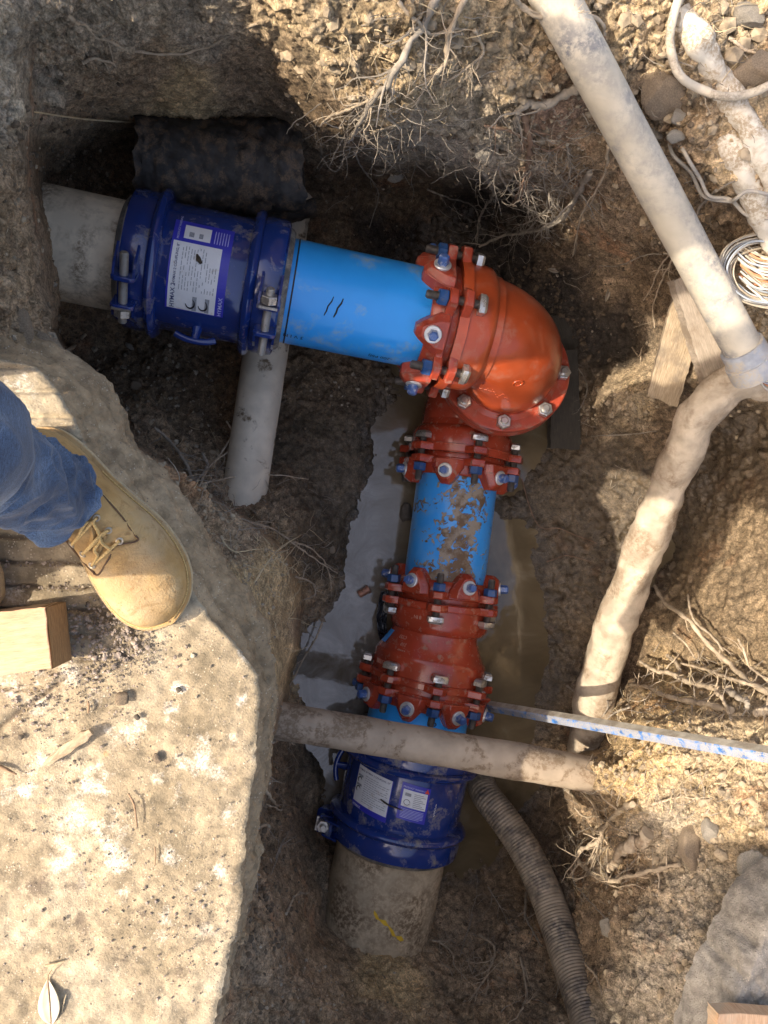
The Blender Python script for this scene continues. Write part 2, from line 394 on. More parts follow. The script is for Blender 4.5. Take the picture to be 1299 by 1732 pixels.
# soil kinds: (x, y, rgb, lumpiness, wetness)
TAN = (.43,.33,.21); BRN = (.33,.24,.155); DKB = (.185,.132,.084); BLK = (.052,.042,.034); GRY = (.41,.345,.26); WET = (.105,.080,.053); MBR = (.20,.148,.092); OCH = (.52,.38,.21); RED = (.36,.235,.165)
KIND = [(0,0,GRY,.8,0),(60,150,GRY,.8,0),(0,350,BRN,.7,0),(40,480,BRN,.9,0),(200,30,GRY,.6,0),(350,60,GRY,.6,0),(250,120,BRN,.5,0),(300,150,OCH,.5,0),(430,120,BRN,.6,0),(150,200,BRN,.5,0),(470,190,DKB,.6,0),(110,300,DKB,.5,0),(180,290,DKB,.7,.1),
 (600,60,TAN,1,0),(520,40,TAN,.9,0),(700,80,TAN,1,0),(800,60,TAN,1,0),(640,180,TAN,1,0),(760,150,TAN,1,0),(830,200,GRY,.9,0),(880,130,TAN,1,0),(560,220,DKB,.8,0),(700,230,GRY,.8,0),(790,240,GRY,.8,0),(840,280,GRY,1,0),
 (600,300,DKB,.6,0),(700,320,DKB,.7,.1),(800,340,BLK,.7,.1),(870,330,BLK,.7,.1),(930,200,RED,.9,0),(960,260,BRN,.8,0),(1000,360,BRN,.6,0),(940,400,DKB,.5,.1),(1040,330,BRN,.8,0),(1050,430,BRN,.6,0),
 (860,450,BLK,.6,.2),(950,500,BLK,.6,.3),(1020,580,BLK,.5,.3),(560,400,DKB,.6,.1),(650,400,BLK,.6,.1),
 (1080,60,TAN,1,0),(1200,60,TAN,1,0),(1290,100,TAN,1.1,0),(1250,250,TAN,1,0),(1140,180,BRN,1,0),(1290,350,BRN,.9,0),(1180,320,BRN,.8,0),(1200,420,DKB,.7,0),(1290,500,TAN,.9,0),(1290,600,TAN,.8,0),(1100,450,DKB,.6,0),
 (1080,680,TAN,.8,0),(950,700,DKB,.6,.5),(1130,720,DKB,.6,.4),(1250,720,WET,.4,.8),(1200,820,WET,.4,.9),(1290,880,MBR,.4,.3),(1050,800,WET,.7,.7),(960,820,WET,.7,.8),(980,950,WET,.7,.9),(1100,950,WET,.5,.9),(1250,980,MBR,.35,.35),(1180,1080,MBR,.4,.25),(1290,1080,MBR,.5,.1),
 (1050,1130,DKB,.5,.2),(1130,1170,OCH,.6,0),(1250,1180,TAN,.6,0),(1100,1260,OCH,.7,0),(1200,1280,TAN,.8,0),(1290,1300,TAN,.8,0),(1050,1320,OCH,.8,0),(1000,1370,BRN,.8,0),(1000,1180,DKB,.6,.3),
 (1120,1420,GRY,.9,0),(1250,1420,TAN,.8,0),(1060,1470,BRN,.8,0),(1180,1500,GRY,.8,0),(1280,1520,GRY,.6,0),(1100,1600,GRY,.8,0),(1050,1700,GRY,.8,0),(1180,1700,GRY,.7,0),(990,1500,BRN,.7,0),(980,1620,BRN,.7,0),
 (150,600,DKB,.9,.1),(250,600,DKB,.9,.15),(350,700,DKB,.8,.15),(450,650,DKB,.9,.15),(550,640,DKB,.8,.1),(350,780,BRN,.8,0),(420,850,BRN,.9,0),(500,750,WET,.6,.4),(580,760,WET,.6,.6),(560,850,WET,.6,.6),(540,950,WET,.6,.5),(520,1040,BRN,.6,.2),
 (650,900,WET,.5,1),(600,1050,WET,.4,1),(750,900,WET,.6,1),(870,900,WET,.7,1),(930,980,WET,.8,1),(900,1100,WET,.6,1),(950,1150,WET,.8,1),(550,1280,WET,.5,.8),(850,1350,WET,.5,.7),(520,1380,DKB,.5,.4),
 (100,640,BRN,.8,0),(230,760,BRN,.9,0),(300,840,BRN,1,0),(400,920,BRN,.9,0),(440,970,OCH,.35,0),(480,1020,OCH,.3,0),(470,1120,OCH,.35,0),(460,1220,BRN,.5,0),(440,1400,BRN,.6,0),(430,1550,BRN,.8,0),(500,1550,BRN,.7,0),(480,1700,BRN,.8,0),
 (560,1620,BRN,.6,0),(650,1650,OCH,.5,0),(620,1720,BRN,.7,0),(760,1620,BRN,.7,.2),(800,1700,BRN,.8,0),(900,1650,BRN,.7,.1),(850,1520,DKB,.6,.4),(920,1480,DKB,.6,.4),(940,1380,DKB,.6,.4),(60,1300,BRN,.4,0)]
def kinds(X, Y):
    q = np.stack([X, Y], -1)/100.0
    W = 0; C = 0; L = 0; S = 0
    for (x, y, c, l, w) in KIND:
        d2 = (q[..., 0]-x/100)**2+(q[..., 1]-y/100)**2
        k = 1.0/(d2+0.03)**2.2
        W = W+k; C = C+k[..., None]*np.array(c); L = L+k*l; S = S+k*w
    return C/W[..., None], L/W, S/W
kx = np.arange(GX0, GX1+8, 8.0); ky = np.arange(GY0, GY1+8, 8.0)
KX, KY = np.meshgrid(kx, ky)
KC, KL, KS = kinds(KX, KY)
wx = UX+14*fbm(pz*1.7, 3, 61); wy = UY+14*fbm(pz*1.7+9, 3, 67)
SC = np.stack([bil(KC[..., i], wx, wy) for i in range(3)], -1)
LUMP = bil(KL, wx, wy); WETN = np.clip(bil(KS, wx, wy), 0, 1)

def gnorm(G):
    du = np.gradient(G, axis=1); dv = np.gradient(G, axis=0)
    n = np.cross(dv, du); n /= (np.linalg.norm(n, axis=-1, keepdims=True)+1e-12)
    return n
def blur(F, k):
    for _ in range(k):
        F = (np.roll(F, 1, 0)+np.roll(F, -1, 0)+np.roll(F, 1, 1)+np.roll(F, -1, 1)+4*F)/8
    return F
NN = gnorm(blur(G, 6))
c0 = np.array([0, 0, CAMH]); vdir = c0-G; vdir /= np.linalg.norm(vdir, axis=-1, keepdims=True)
NN = NN*np.sign((NN*vdir).sum(-1, keepdims=True))
COSV = np.abs((NN*vdir).sum(-1)); NN = NN+0.35*vdir; NN /= np.linalg.norm(NN, axis=-1, keepdims=True)
w1, id1 = worley(G*11+0.35*fbm(G*14, 2, 3)[..., None], 7)
w2, id2 = worley(G*27+0.5*fbm(G*30, 2, 5)[..., None], 19)
w3, id3 = worley(G*62, 31)
w4, id4 = worley(G*130, 51)
pl_ = lambda w, c: np.minimum(1-np.minimum(w, 1), c)/c
clod = pl_(w1, .62)*0.021*(id1*0.8+0.2) + pl_(w2, .55)*0.0105*(id2**1.5)*1.5 + pl_(w3, .6)*0.0065*(id3**2)*1.9+pl_(w4, .7)*0.0036*(id4**2)*1.7
rid = 1-np.abs(fbm(G*16, 4, 91))
D = LUMP*(0.020*fbm(G*5, 3, 2)+clod-0.016) + 0.010*fbm(G*18, 3, 8)*(0.35+LUMP*.6) + 0.0048*fbm(G*70, 4, 9)+0.0014*fbm(G*210, 2, 19)*(1-.6*WETN)
rid2 = 1-np.abs(fbm(G*38+3, 3, 95))
D = D + WETN*(0.012*(rid-0.7)+0.006*(rid2-.6))
def worley_edge(p, seed):
    f = np.floor(p).astype(np.int64); a = np.full(p.shape[:-1], 9.0); b = a.copy()
    for i in (-1, 0, 1):
        for j in (-1, 0, 1):
            for k in (-1, 0, 1):
                cx, cy, cz = f[..., 0]+i, f[..., 1]+j, f[..., 2]+k
                d = (cx+hsh(cx, cy, cz, seed)-p[..., 0])**2+(cy+hsh(cx, cy, cz, seed+1)-p[..., 1])**2+(cz+hsh(cx, cy, cz, seed+2)-p[..., 2])**2
                b = np.where(d < a, a, np.minimum(b, d)); a = np.minimum(a, d)
    return np.sqrt(b)-np.sqrt(a)
we = worley_edge(G*9+.45*fbm(G*22, 3, 33)[..., None], 55)
cmask = np.zeros_like(UX)
for (x, y, rx, ry, am) in ((1240,970,80,110,1.0),(1200,1270,90,50,.7),(1250,1400,60,60,.6),(60,420,50,120,.8),(1220,60,90,70,.5),(700,120,120,60,.5),(1120,1560,90,90,.5),(460,1080,25,100,.5)):
    cmask = np.maximum(cmask, am*np.exp(-((UX-x)/rx)**2-((UY-y)/ry)**2))
D = D-0.010*cmask*np.exp(-(we/.045)**2)*sstep(-.25, .25, fbm(G*7, 2, 77))
tint = np.stack([1+.30*(id2-.5)+.22*(id3-.5)+.12*(id4-.5), 1+.30*(id2-.5)+.20*(id3-.5)+.10*(id4-.5)-.05*(id1-.5), 1+.26*(id2-.5)+.22*(id3-.5)-.14*(id1-.5)+.10*(id4-.5)], -1)
SC = SC*(1+(tint-1)*np.clip(LUMP*1.15-.1, 0, 1)[..., None])
SC = SC*(1+.10*fbm(G*13, 3, 71))[..., None]
bd_ = np.minimum(np.minimum(UX-GX0, GX1-UX), np.minimum(UY-GY0, GY1-UY)); wb = sstep(0, 110, bd_)
shore = np.exp(-((Z0-WL_)/.035)**2)*(WETN > .5); D = D*wb*np.clip(COSV*2.4, .22, 1)*(1-.55*shore); wetm = sstep(WL_+.030, WL_+.008, G[..., 2]+D)*(UX > 440); WETN = np.maximum(WETN, wetm); SC = SC*(1-.30*wetm)[..., None]; SC = SC*wb[..., None]+np.array([.36, .275, .175])*(1-wb[..., None]); WETN = WETN*wb
G = G+NN*D[..., None]
GH, GW = UX.shape

def S(px, py, off=0.0):
    """the soil surface seen at this place, lifted towards the viewer by off"""
    fx = min(max((px-GX0)/GS, 0), GW-2); fy = min(max((py-GY0)/GS, 0), GH-2)
    i, j = int(fx), int(fy)
    p = Vector(G[j, i].tolist())
    if off:
        p = p+(V((0, 0, CAMH))-p).normalized()*off
    return p
def SN(px, py):
    i, j = int((px-GX0)/GS), int((py-GY0)/GS)
    return Vector(NN[j, i].tolist()).normalized()

def grid_mesh(name, G, mat, colr=None, wet=None, ring=True):
    H, W = G.shape[:2]
    if ring:                                        # carry the ground on to the horizon
        Gx = np.zeros((H+4, W+4, 3)); Gx[2:-2, 2:-2] = G
        cxy = np.array([0.3, 0, 0])
        def out(e, f, z):
            o = (e-cxy)*np.array([f, f, 0])+cxy; o[..., 2] = z; return o
        for k, (f, z) in enumerate(((1.5, 0.0), (60.0, 0.0))):
            a = 1-k; 
            Gx[a, 2:-2] = out(G[0], f, z); Gx[-1-a, 2:-2] = out(G[-1], f, z)
            Gx[2:-2, a] = out(G[:, 0], f, z); Gx[2:-2, -1-a] = out(G[:, -1], f, z)
        for a in (1, 0):
            for b in (1, 0):
                f = 1.5 if (a == 1 and b == 1) else 60.0
                for (r, rr) in ((a, 0), (-1-a, -1)):
                    for (c, c2) in ((b, 0), (-1-b, -1)):
                        e = G[rr, c2]; fx = 1.5 if b == 1 else 60.0; fy = 1.5 if a == 1 else 60.0
                        Gx[r, c] = np.array([(e[0]-.3)*fx+.3, e[1]*fy, 0.0])
        G = Gx; H, W = G.shape[:2]
        pad = lambda F: np.pad(F, [(2, 2), (2, 2)]+[(0, 0)]*(F.ndim-2), mode='edge')
        colr = pad(colr); wet = pad(wet)
    idx = np.arange(H*W).reshape(H, W)
    q = np.stack([idx[:-1, :-1], idx[1:, :-1], idx[1:, 1:], idx[:-1, 1:]], -1).reshape(-1, 4)
    me = bpy.data.meshes.new(name)
    me.vertices.add(H*W); me.vertices.foreach_set('co', G.reshape(-1).astype(np.float32))
    me.loops.add(q.size); me.loops.foreach_set('vertex_index', q.reshape(-1).astype(np.int32))
    me.polygons.add(len(q)); me.polygons.foreach_set('loop_start', (np.arange(len(q))*4).astype(np.int32))
    me.polygons.foreach_set('use_smooth', np.ones(len(q), bool))
    me.update(calc_edges=True)
    if colr is not None:
        a = me.color_attributes.new('soil_colour', 'FLOAT_COLOR', 'POINT')
        c4 = np.ones((H*W, 4), np.float32); c4[:, :3] = colr.reshape(-1, 3); a.data.foreach_set('color', c4.ravel())
    if wet is not None:
        a = me.attributes.new('wet', 'FLOAT', 'POINT'); a.data.foreach_set('value', wet.reshape(-1).astype(np.float32))
    me.materials.append(mat)
    o = bpy.data.objects.new(name, me); col.objects.link(o)
    return o
ground = grid_mesh('ground', G, M['soil'], SC, WETN)
tag(ground, kind='structure')

# ------------------------------------------------------------------ water in the bottom of the pit
def water_mat():
    m, nt, b = newmat('muddy_water'); n = N(nt)
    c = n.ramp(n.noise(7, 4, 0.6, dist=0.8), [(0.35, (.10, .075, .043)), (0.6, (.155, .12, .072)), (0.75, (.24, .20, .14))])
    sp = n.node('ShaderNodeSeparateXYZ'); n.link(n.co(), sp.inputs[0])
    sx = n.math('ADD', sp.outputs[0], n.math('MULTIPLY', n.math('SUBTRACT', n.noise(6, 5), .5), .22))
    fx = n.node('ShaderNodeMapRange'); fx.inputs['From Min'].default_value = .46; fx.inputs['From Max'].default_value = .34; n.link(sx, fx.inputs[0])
    c = n.mix(fx.outputs[0], c, n.ramp(n.noise(9, 7, .68, dist=1.2), [(.36, (.125, .102, .074)), (.5, (.185, .165, .138)), (.64, (.27, .25, .22))]))  # paler grey on the left: sky reflection put into the water colour
    n.link(c, b.inputs['Base Color']); b.inputs['Roughness'].default_value = 0.035; b.inputs['IOR'].default_value = 1.45
    b.inputs['Specular IOR Level'].default_value = 1.0
    n.link(n.bump(n.noise(22, 4, 0.55), 0.16, 0.004), b.inputs['Normal'])
    return m
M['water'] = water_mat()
WL = -1.128
def sheet(name, pts, z, m):
    mb = MB(); n = len(pts); mb.add([(x, y, z) for x, y in pts], [tuple(range(n))])
    o = mb.build(name, m, smooth=None); tag(o, kind='structure'); return o
wpts = [P(a, b, WL) for a, b in ((440, 600), (440, 1640), (1010, 1640), (1010, 600))]
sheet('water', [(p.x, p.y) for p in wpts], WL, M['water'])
pp_ = [P(a, b, -.925) for a, b in ((1078, 895), (1112, 880), (1150, 892), (1165, 920), (1145, 960), (1118, 990), (1085, 995), (1070, 940))]
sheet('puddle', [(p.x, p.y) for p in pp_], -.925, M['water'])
# ------------------------------------------------------------------ concrete slab
EDGE = [(300,-330),(500,-190),(560,-110),(590,-62),(605,-8),(618,58),(650,92),(690,118),(740,140),(790,172),(830,205),(870,240),(920,275),(970,305),(1010,330),(1040,347),(1065,372),(1090,398),(1120,425),(1145,441),(1180,440),(1215,436),(1250,431),(1300,428),
 (1350,424),(1400,419),(1450,417),(1475,413),(1500,412),(1540,408),(1570,400),(1610,392),(1640,384),(1690,372),(1732,362),(1800,345),(1960,300)]
ep = np.array(EDGE, float)
def conc_mat(name, face=False, grey=False):
    m, nt, b = newmat(name); n = N(nt)
    v1 = n.noise(5, 5, 0.6); v2 = n.noise(38, 5, 0.7)
    if grey:
        base = n.ramp(v1, [(0.3, (.26, .235, .20)), (0.5, (.34, .31, .265)), (0.7, (.42, .39, .34))])
    elif face:
        base = n.ramp(v1, [(0.3, (.245, .170, .100)), (0.5, (.325, .235, .142)), (0.7, (.41, .31, .20))])
    else:
        base = n.ramp(v1, [(0.36, (.235, .19, .125)), (0.5, (.33, .27, .185)), (0.64, (.40, .345, .255))])
    c = n.mix(1.0, base, n.ramp(v2, [(0.36, 0.60), (0.5, 0.92), (0.64, 1.22)]), 'MULTIPLY')
    if not face:
        wt = n.attr('white', 'Fac')
        w = n.math('ADD', wt, n.math('MULTIPLY', n.math('SUBTRACT', n.noise(30, 8, 0.8), 0.5), 2.9))
        wm = n.ramp(w, [(0.58, 0), (1.0, 1)])
        wf = n.math('MULTIPLY', wm, n.ramp(n.noise(260, 4, 0.75), [(0.38, 0.1), (0.56, 1)]))
        c = n.mix(n.math('MULTIPLY', wf, 0.9), c, (.74, .70, .62))
        gr = n.attr('grit', 'Fac')
        g = n.math('ADD', gr, n.math('MULTIPLY', n.math('SUBTRACT', n.noise(60, 6, 0.75), 0.5), 2.2))
        c = n.mix(n.math('MULTIPLY', n.ramp(g, [(0.55, 0), (0.8, 1)]), 0.75), c, (.105, .080, .060))
        ora = n.ramp(n.noise(17, 3, 0.6), [(0.70, 0), (0.76, 0.7)])
        c = n.mix(ora, c, (.50, .26, .09))
    # exposed aggregate: dark, grey and reddish grains
    for sc_, lo, hi, cc, sel in ((160, .16, .24, (.13, .10, .085), .50), (95, .10, .15, (.16, .13, .12), .56), (240, .18, .28, (.55, .48, .38), .50)):
        vv = n.vor(sc_); mm = n.ramp(vv, [(lo, 1), (hi, 0)])
        ss = n.ramp(n.noise(sc_*0.23, 3, 0.7), [(sel, 0), (sel+.08, 1)])
        c = n.mix(n.math('MULTIPLY', n.math('MULTIPLY', mm, ss), 0.7), c, cc)
    n.link(c, b.inputs['Base Color']); b.inputs['Roughness'].default_value = 0.9
    h = n.math('ADD', n.math('MULTIPLY', n.noise(150, 8, 0.75), 1.0), n.math('MULTIPLY', n.vor(320), -0.22))
    n.link(n.bump(h, 0.6 if not face else 0.75, 0.004), b.inputs['Normal'])
    return m
M['concrete'] = conc_mat('concrete'); M['concrete_face'] = conc_mat('broken_concrete', True); M['concrete_grey'] = conc_mat('grey_concrete', True, True)
WHITE = [(120,1380,50),(180,1410,55),(200,1450,40),(110,1440,45),(60,1320,45),(160,1320,50),(100,1465,35),(375,1478,34),(330,1290,45),(365,1310,35),(290,1205,28),(300,1340,28),(385,1378,26),(280,1555,22),(270,1585,28),(350,1575,28),(50,1120,50),(120,1140,40),(60,1200,35),(20,1010,35),
 (40,1340,30),(340,1255,30),(230,1240,40),(190,1250,35),(15,1350,30),(300,1170,30),(410,1180,22),(395,1250,20),(160,1180,35),(140,1490,30),(285,1450,26),(340,1500,20),(20,1050,25),(420,1110,20),(30,650,40),(20,1160,40),(75,1290,30),(210,1510,24),(265,1320,26)]
GRIT = [(180,1050,60),(230,1070,50),(210,1110,60),(260,1035,30),(150,1130,50),(90,1170,24),(40,1210,24),(330,1560,40),(350,1590,30),(200,1620,34),(120,1500,40),(60,1500,40),(30,1240,28),(140,1560,35),(300,1650,30),(240,1540,26),(400,1260,18)]
def make_slab():
    ys = np.arange(300, 1935, 3.0); nx = 150; H = len(ys)
    xe = np.interp(ys, ep[:, 0], ep[:, 1])
    q = np.stack([xe/23, ys/23, xe*0], -1)
    wq, iq = worley(q*1.5, 3); xe = xe + 5*fbm(q/4, 2, 13) + 2.2*fbm(q, 3, 3) + 2.5*(iq-.5) + 1.8*fbm(q*3.1, 2, 9)
    t = np.linspace(0, 1, nx)**0.8
    x0 = -420.0
    X = x0+(xe[:, None]-x0)*t[None]
    Y = np.repeat(ys[:, None], nx, 1)
    T = Pn(X, Y, 0.0)
    h = 0.0022*fbm(T*26, 4, 5)+0.0010*fbm(T*120, 3, 6)+0.004*fbm(T*4, 2, 12)
    # tooled grooves near the boot
    for k, yy in enumerate((620, 661, 703, 744, 785, 826, 868, 909, 951, 992, 1031, 1073, 1115, 1165)):
        yl = yy+0.015*X+1.5*vnoise(np.stack([X/30, X*0+k, X*0], -1), 3)
        xr = {13: 70, 12: 150, 11: 150, 10: 150}.get(k, 175)
        if k < 8: xr = 500
        prof = np.exp(-((Y-yl)/3.6)**4)
        h -= 0.0065*prof*sstep(xr+25, xr-10, X+10*vnoise(np.stack([X/9, Y/9, X*0], -1), 8))
    dl = np.abs((Y-1230)+(X)*0.76)*0.8
    h -= 0.006*np.exp(-(dl/4)**2)*sstep(120, 95, X)
    # rounded, chipped arris
    de = (xe[:, None]-X)
    chip = 0.5+0.5*vnoise(T*30, 21)
    h -= 0.0045*np.exp(-(de/(2.5+7*chip**2)))
    T[..., 2] += h
    # broken side
    sx = np.gradient(xe, ys); ks = np.hanning(41); ks /= ks.sum(); sm = lambda a: np.convolve(np.pad(a, 20, mode='edge'), ks, 'valid')
    sx = sm(sx); nrm = np.stack([np.ones_like(sx), sx, sx*0], -1); nrm /= np.linalg.norm(nrm, axis=-1, keepdims=True)
    edge = T[:, -1].copy(); edge_s = np.stack([sm(edge[:, i]) for i in range(3)], -1)
    width = np.interp(ys, [300, 560, 620, 800, 1000, 1060, 1150, 1300, 1460, 1500, 1600, 1900], [.055, .055, .050, .050, .046, .052, .026, .022, .016, .026, .010, .010])
    rings = []
    for (f, z) in [(.03, -.004), (.07, -.009)]+[(.07+.93*t_**.9, -.009-.109*t_) for t_ in np.linspace(.05, 1, 22)]+[(.97, -.135), (.6, -.15)]:
        kf = min(1, f*1.6); e_ = edge*(1-kf)+edge_s*kf; p = e_ + nrm*(width*f)[:, None]; p[:, 2] = z+e_[:, 2]
        ww, wid = worley(p*24, 77); w2_, wid2 = worley(p*60, 78)
        p = p+(nrm*0.8+np.array([0, 0, .5]))*((0.012*(1-2*np.abs(fbm(p*np.array([9, 9, 26]), 4, 4)))+0.010*(.5-ww)+0.005*(.5-w2_)+0.0022*fbm(p*150, 2, 5))*min(1, f*4))[:, None]
        rings.append(p)
    R = np.stack(rings, 1)
    A = np.concatenate([T, R], 1); Hh, W = A.shape[:2]
    def wsum(L):
        r = 0
        for x, y, s in L: r = np.maximum(r, np.exp(-((X-x)**2+(Y-y)**2)/(s*s)*1.15)) 
        return r
    wh = wsum(WHITE)*.82; gg = wsum(GRIT)*.72
    for yy in (909, 951, 992, 1031): gg = np.maximum(gg, .9*np.exp(-((Y-yy-.015*X)/5)**2)*(X < 190))
    gg = np.maximum(gg, .95*np.exp(-(dl/6)**2)*(X < 112))
    def mk(name, A, m, attrs=None):
        Hh, W = A.shape[:2]; idx = np.arange(Hh*W).reshape(Hh, W)
        q = np.stack([idx[:-1, :-1], idx[1:, :-1], idx[1:, 1:], idx[:-1, 1:]], -1).reshape(-1, 4)
        me = bpy.data.meshes.new(name); me.vertices.add(Hh*W); me.vertices.foreach_set('co', A.reshape(-1).astype(np.float32))
        me.loops.add(q.size); me.loops.foreach_set('vertex_index', q.reshape(-1).astype(np.int32))
        me.polygons.add(len(q)); me.polygons.foreach_set('loop_start', (np.arange(len(q))*4).astype(np.int32))
        me.polygons.foreach_set('use_smooth', np.ones(len(q), bool)); me.update(calc_edges=True)
        for k, a in (attrs or {}).items():
            at = me.attributes.new(k, 'FLOAT', 'POINT'); at.data.foreach_set('value', a.reshape(-1).astype(np.float32))
        me.materials.append(m); o = bpy.data.objects.new(name, me); col.objects.link(o); return o
    root = thing('concrete_slab', 'broken slab of stained concrete with tooled grooves under the work boot', 'concrete slab', (0, 0, 0))
    mk('slab_surface', T, M['concrete'], {'white': wh, 'grit': gg}).parent = root
    mk('broken_edge', np.concatenate([T[:, -1:], R], 1), M['concrete_face']).parent = root
    return T
SLAB = make_slab()

# ------------------------------------------------------------------ pipe materials
M['blue'] = simple('blue_pvc', (.012, .33, .88), 0.30, coat=0.15, var=0.05, scale=6, dirt=(.30, .42, .50), dirt_amt=0.36, dirt_scale=11, dirt_soft=0.10)
def muddy_blue():
    m, nt, b = newmat('muddy_blue_pvc'); n = N(nt)
    base = n.ramp(n.noise(9, 3), [(.3, (.025, .30, .78)), (.7, (.045, .36, .84))])
    big = n.noise(14, 2, 0.5); d = n.noise(48, 6, 0.62, dist=0.9)
    pat = n.attr('mud', 'Fac')
    s = n.math('ADD', n.math('MULTIPLY', d, 0.75), n.math('ADD', n.math('MULTIPLY', big, 0.25), n.math('MULTIPLY', pat, 0.17)))
    dm = n.ramp(s, [(.592, 0), (.612, 1)])
    dc = n.ramp(n.noise(22, 4, 0.6), [(.42, (.14, .085, .045)), (.55, (.30, .25, .19))])
    haze = n.ramp(n.noise(18, 4), [(.45, 0), (.75, 0.35)])
    c = n.mix(dm, n.mix(haze, base, (.25, .42, .60)), dc)
    n.link(c, b.inputs['Base Color']); n.link(n.math('ADD', 0.28, n.math('MULTIPLY', dm, 0.4)), b.inputs['Roughness'])
    n.link(n.bump(dm, 0.6, 0.002), b.inputs['Normal'])
    return m
M['blue_mud'] = muddy_blue()
M['red'] = simple('red_epoxy', (.41, .066, .019), 0.28, coat=0.3, var=0.16, scale=9, dirt=(.42, .22, .15), dirt_amt=0.34, dirt_scale=11, bump=0.14, bscale=140, dirt_soft=.14)
M['red_mud'] = simple('muddy_red_epoxy', (.34, .045, .020), 0.24, coat=0.4, var=0.14, scale=12, dirt=(.30, .20, .14), dirt_amt=0.37, dirt_scale=55, bump=0.12, bscale=70)
M['ear'] = simple('dusty_red_epoxy', (.36, .055, .028), 0.30, coat=0.2, var=0.12, scale=30, dirt=(.34, .19, .14), dirt_amt=0.41, dirt_scale=45, bump=0.2, bscale=200)
M['navy'] = simple('dark_blue_epoxy', (.007, .032, .18), 0.16, coat=0.7, var=0.12, scale=10, dirt=(.25, .23, .21), dirt_amt=0.39, dirt_scale=19, bump=0.06, bscale=40)
M['nut'] = simple('blue_coated_nut', (.015, .07, .21), 0.35, coat=0.2, var=0.15, dirt=(.14, .12, .11), dirt_amt=0.38, dirt_scale=70)
M['cap'] = simple('bright_blue_bolt_head', (.05, .12, .33), 0.28, coat=0.3, dirt=(.42, .42, .46), dirt_amt=0.42, dirt_scale=110)
M['zinc'] = simple('zinc_steel', (.62, .60, .56), 0.32, metal=0.85, var=0.12, scale=60, dirt=(.30, .25, .19), dirt_amt=0.42, dirt_scale=60)
M['thread'] = simple('dark_threaded_steel', (.16, .145, .13), 0.42, metal=0.6, var=0.2, scale=90, dirt=(.22, .16, .11), dirt_amt=0.42, dirt_scale=80)
M['washer'] = simple('pale_washer', (.66, .66, .64), 0.35, metal=0.5, var=0.1)
M['gasket'] = simple('grey_rubber', (.10, .10, .095), 0.6, dirt=(.30, .27, .23), dirt_amt=0.5, dirt_scale=20)
M['ink'] = simple('black_ink', (.012, .012, .02), 0.6, var=0.1)
M['ac'] = simple('grey_cement_pipe', (.72, .63, .48), 0.8, var=0.16, scale=14, dirt=(.24, .185, .125), dirt_amt=0.46, dirt_scale=16, bump=0.35, bscale=160, dirt_soft=0.10)
M['ac_brown'] = simple('brown_stained_cement_pipe', (.58, .47, .32), 0.8, var=0.2, scale=9, dirt=(.20, .14, .085), dirt_amt=0.50, dirt_scale=10, bump=0.35, bscale=120, dirt_soft=0.12)
def thread_bump(m, sc_=900):
    nt = m.node_tree; n = N(nt); b = nt.nodes['Principled BSDF']
    w = n.node('ShaderNodeTexWave', wave_type='BANDS', bands_direction='Z'); w.inputs['Scale'].default_value = sc_/6.28*2
    n.link(n.co(), w.inputs[0]); n.link(n.bump(w.outputs['Fac'], 1.0, 0.0012), b.inputs['Normal'])
thread_bump(M['thread'], 420)
M['stud'] = simple('galvanised_stud', (.60, .58, .53), 0.38, metal=0.7, var=0.12, scale=50, dirt=(.36, .30, .22), dirt_amt=0.42, dirt_scale=40)
thread_bump(M['stud'], 420)

# ------------------------------------------------------------------ shared hardware meshes (local frame, +Z along the bolt)
def hexo(r, n=6, ph=0): return [(r*math.cos(2*math.pi*k/n+ph), r*math.sin(2*math.pi*k/n+ph)) for k in range(n)]
def hexnut(r, h, m, name):
    b = MB(); b.prism(IDF, hexo(r*0.93), 0, h*0.08, hexo(r)); b.prism(IDF, hexo(r), h*0.08, h*0.9); b.prism(IDF, hexo(r), h*0.9, h, hexo(r*0.88)); return b.mesh(name, m, 20)
def rod(r, l, m, name, seg=14):
    b = MB(); b.lathe(IDF, [(0, 0), (0, r*.8), (.002, r), (l-.003, r), (l, r*.75), (l, 0)], seg); return b.mesh(name, m, 40)
def thead(m):
    b = MB(); o = [(-.021, -.011), (-.014, -.014), (.014, -.014), (.021, -.011), (.021, .011), (.014, .014), (-.014, .014), (-.021, .011)]
    i = [(x*.8, y*.75) for x, y in o]
    b.prism(IDF, o, 0, .012); b.prism(IDF, o, .012, .018, i); return b.mesh('bolt_head', m, 30)
me_rod = rod(.0095, .135, M['thread'], 'bolt')
me_nut = hexnut(.0185, .021, M['nut'], 'nut')
me_thead = thead(M['zinc'])
def wedge_bolt():
    b = MB(); b.prism(IDF, hexo(.0125), .004, .024, hexo(.0115)); b.prism(IDF, hexo(.0115), .024, .027, hexo(.008)); return b.mesh('torque_head', M['cap'], 25)
def washer(): 
    b = MB(); b.lathe(IDF, [(0, .0), (0, .0195), (.004, .0195), (.0055, .018), (.0055, 0)], 22); return b.mesh('collar', M['washer'], 30)
me_whead = wedge_bolt(); me_washer = washer()
me_fnut = hexnut(.0195, .018, M['zinc'], 'nut'); me_fstud = rod(.0105, .012, M['zinc'], 'stud')

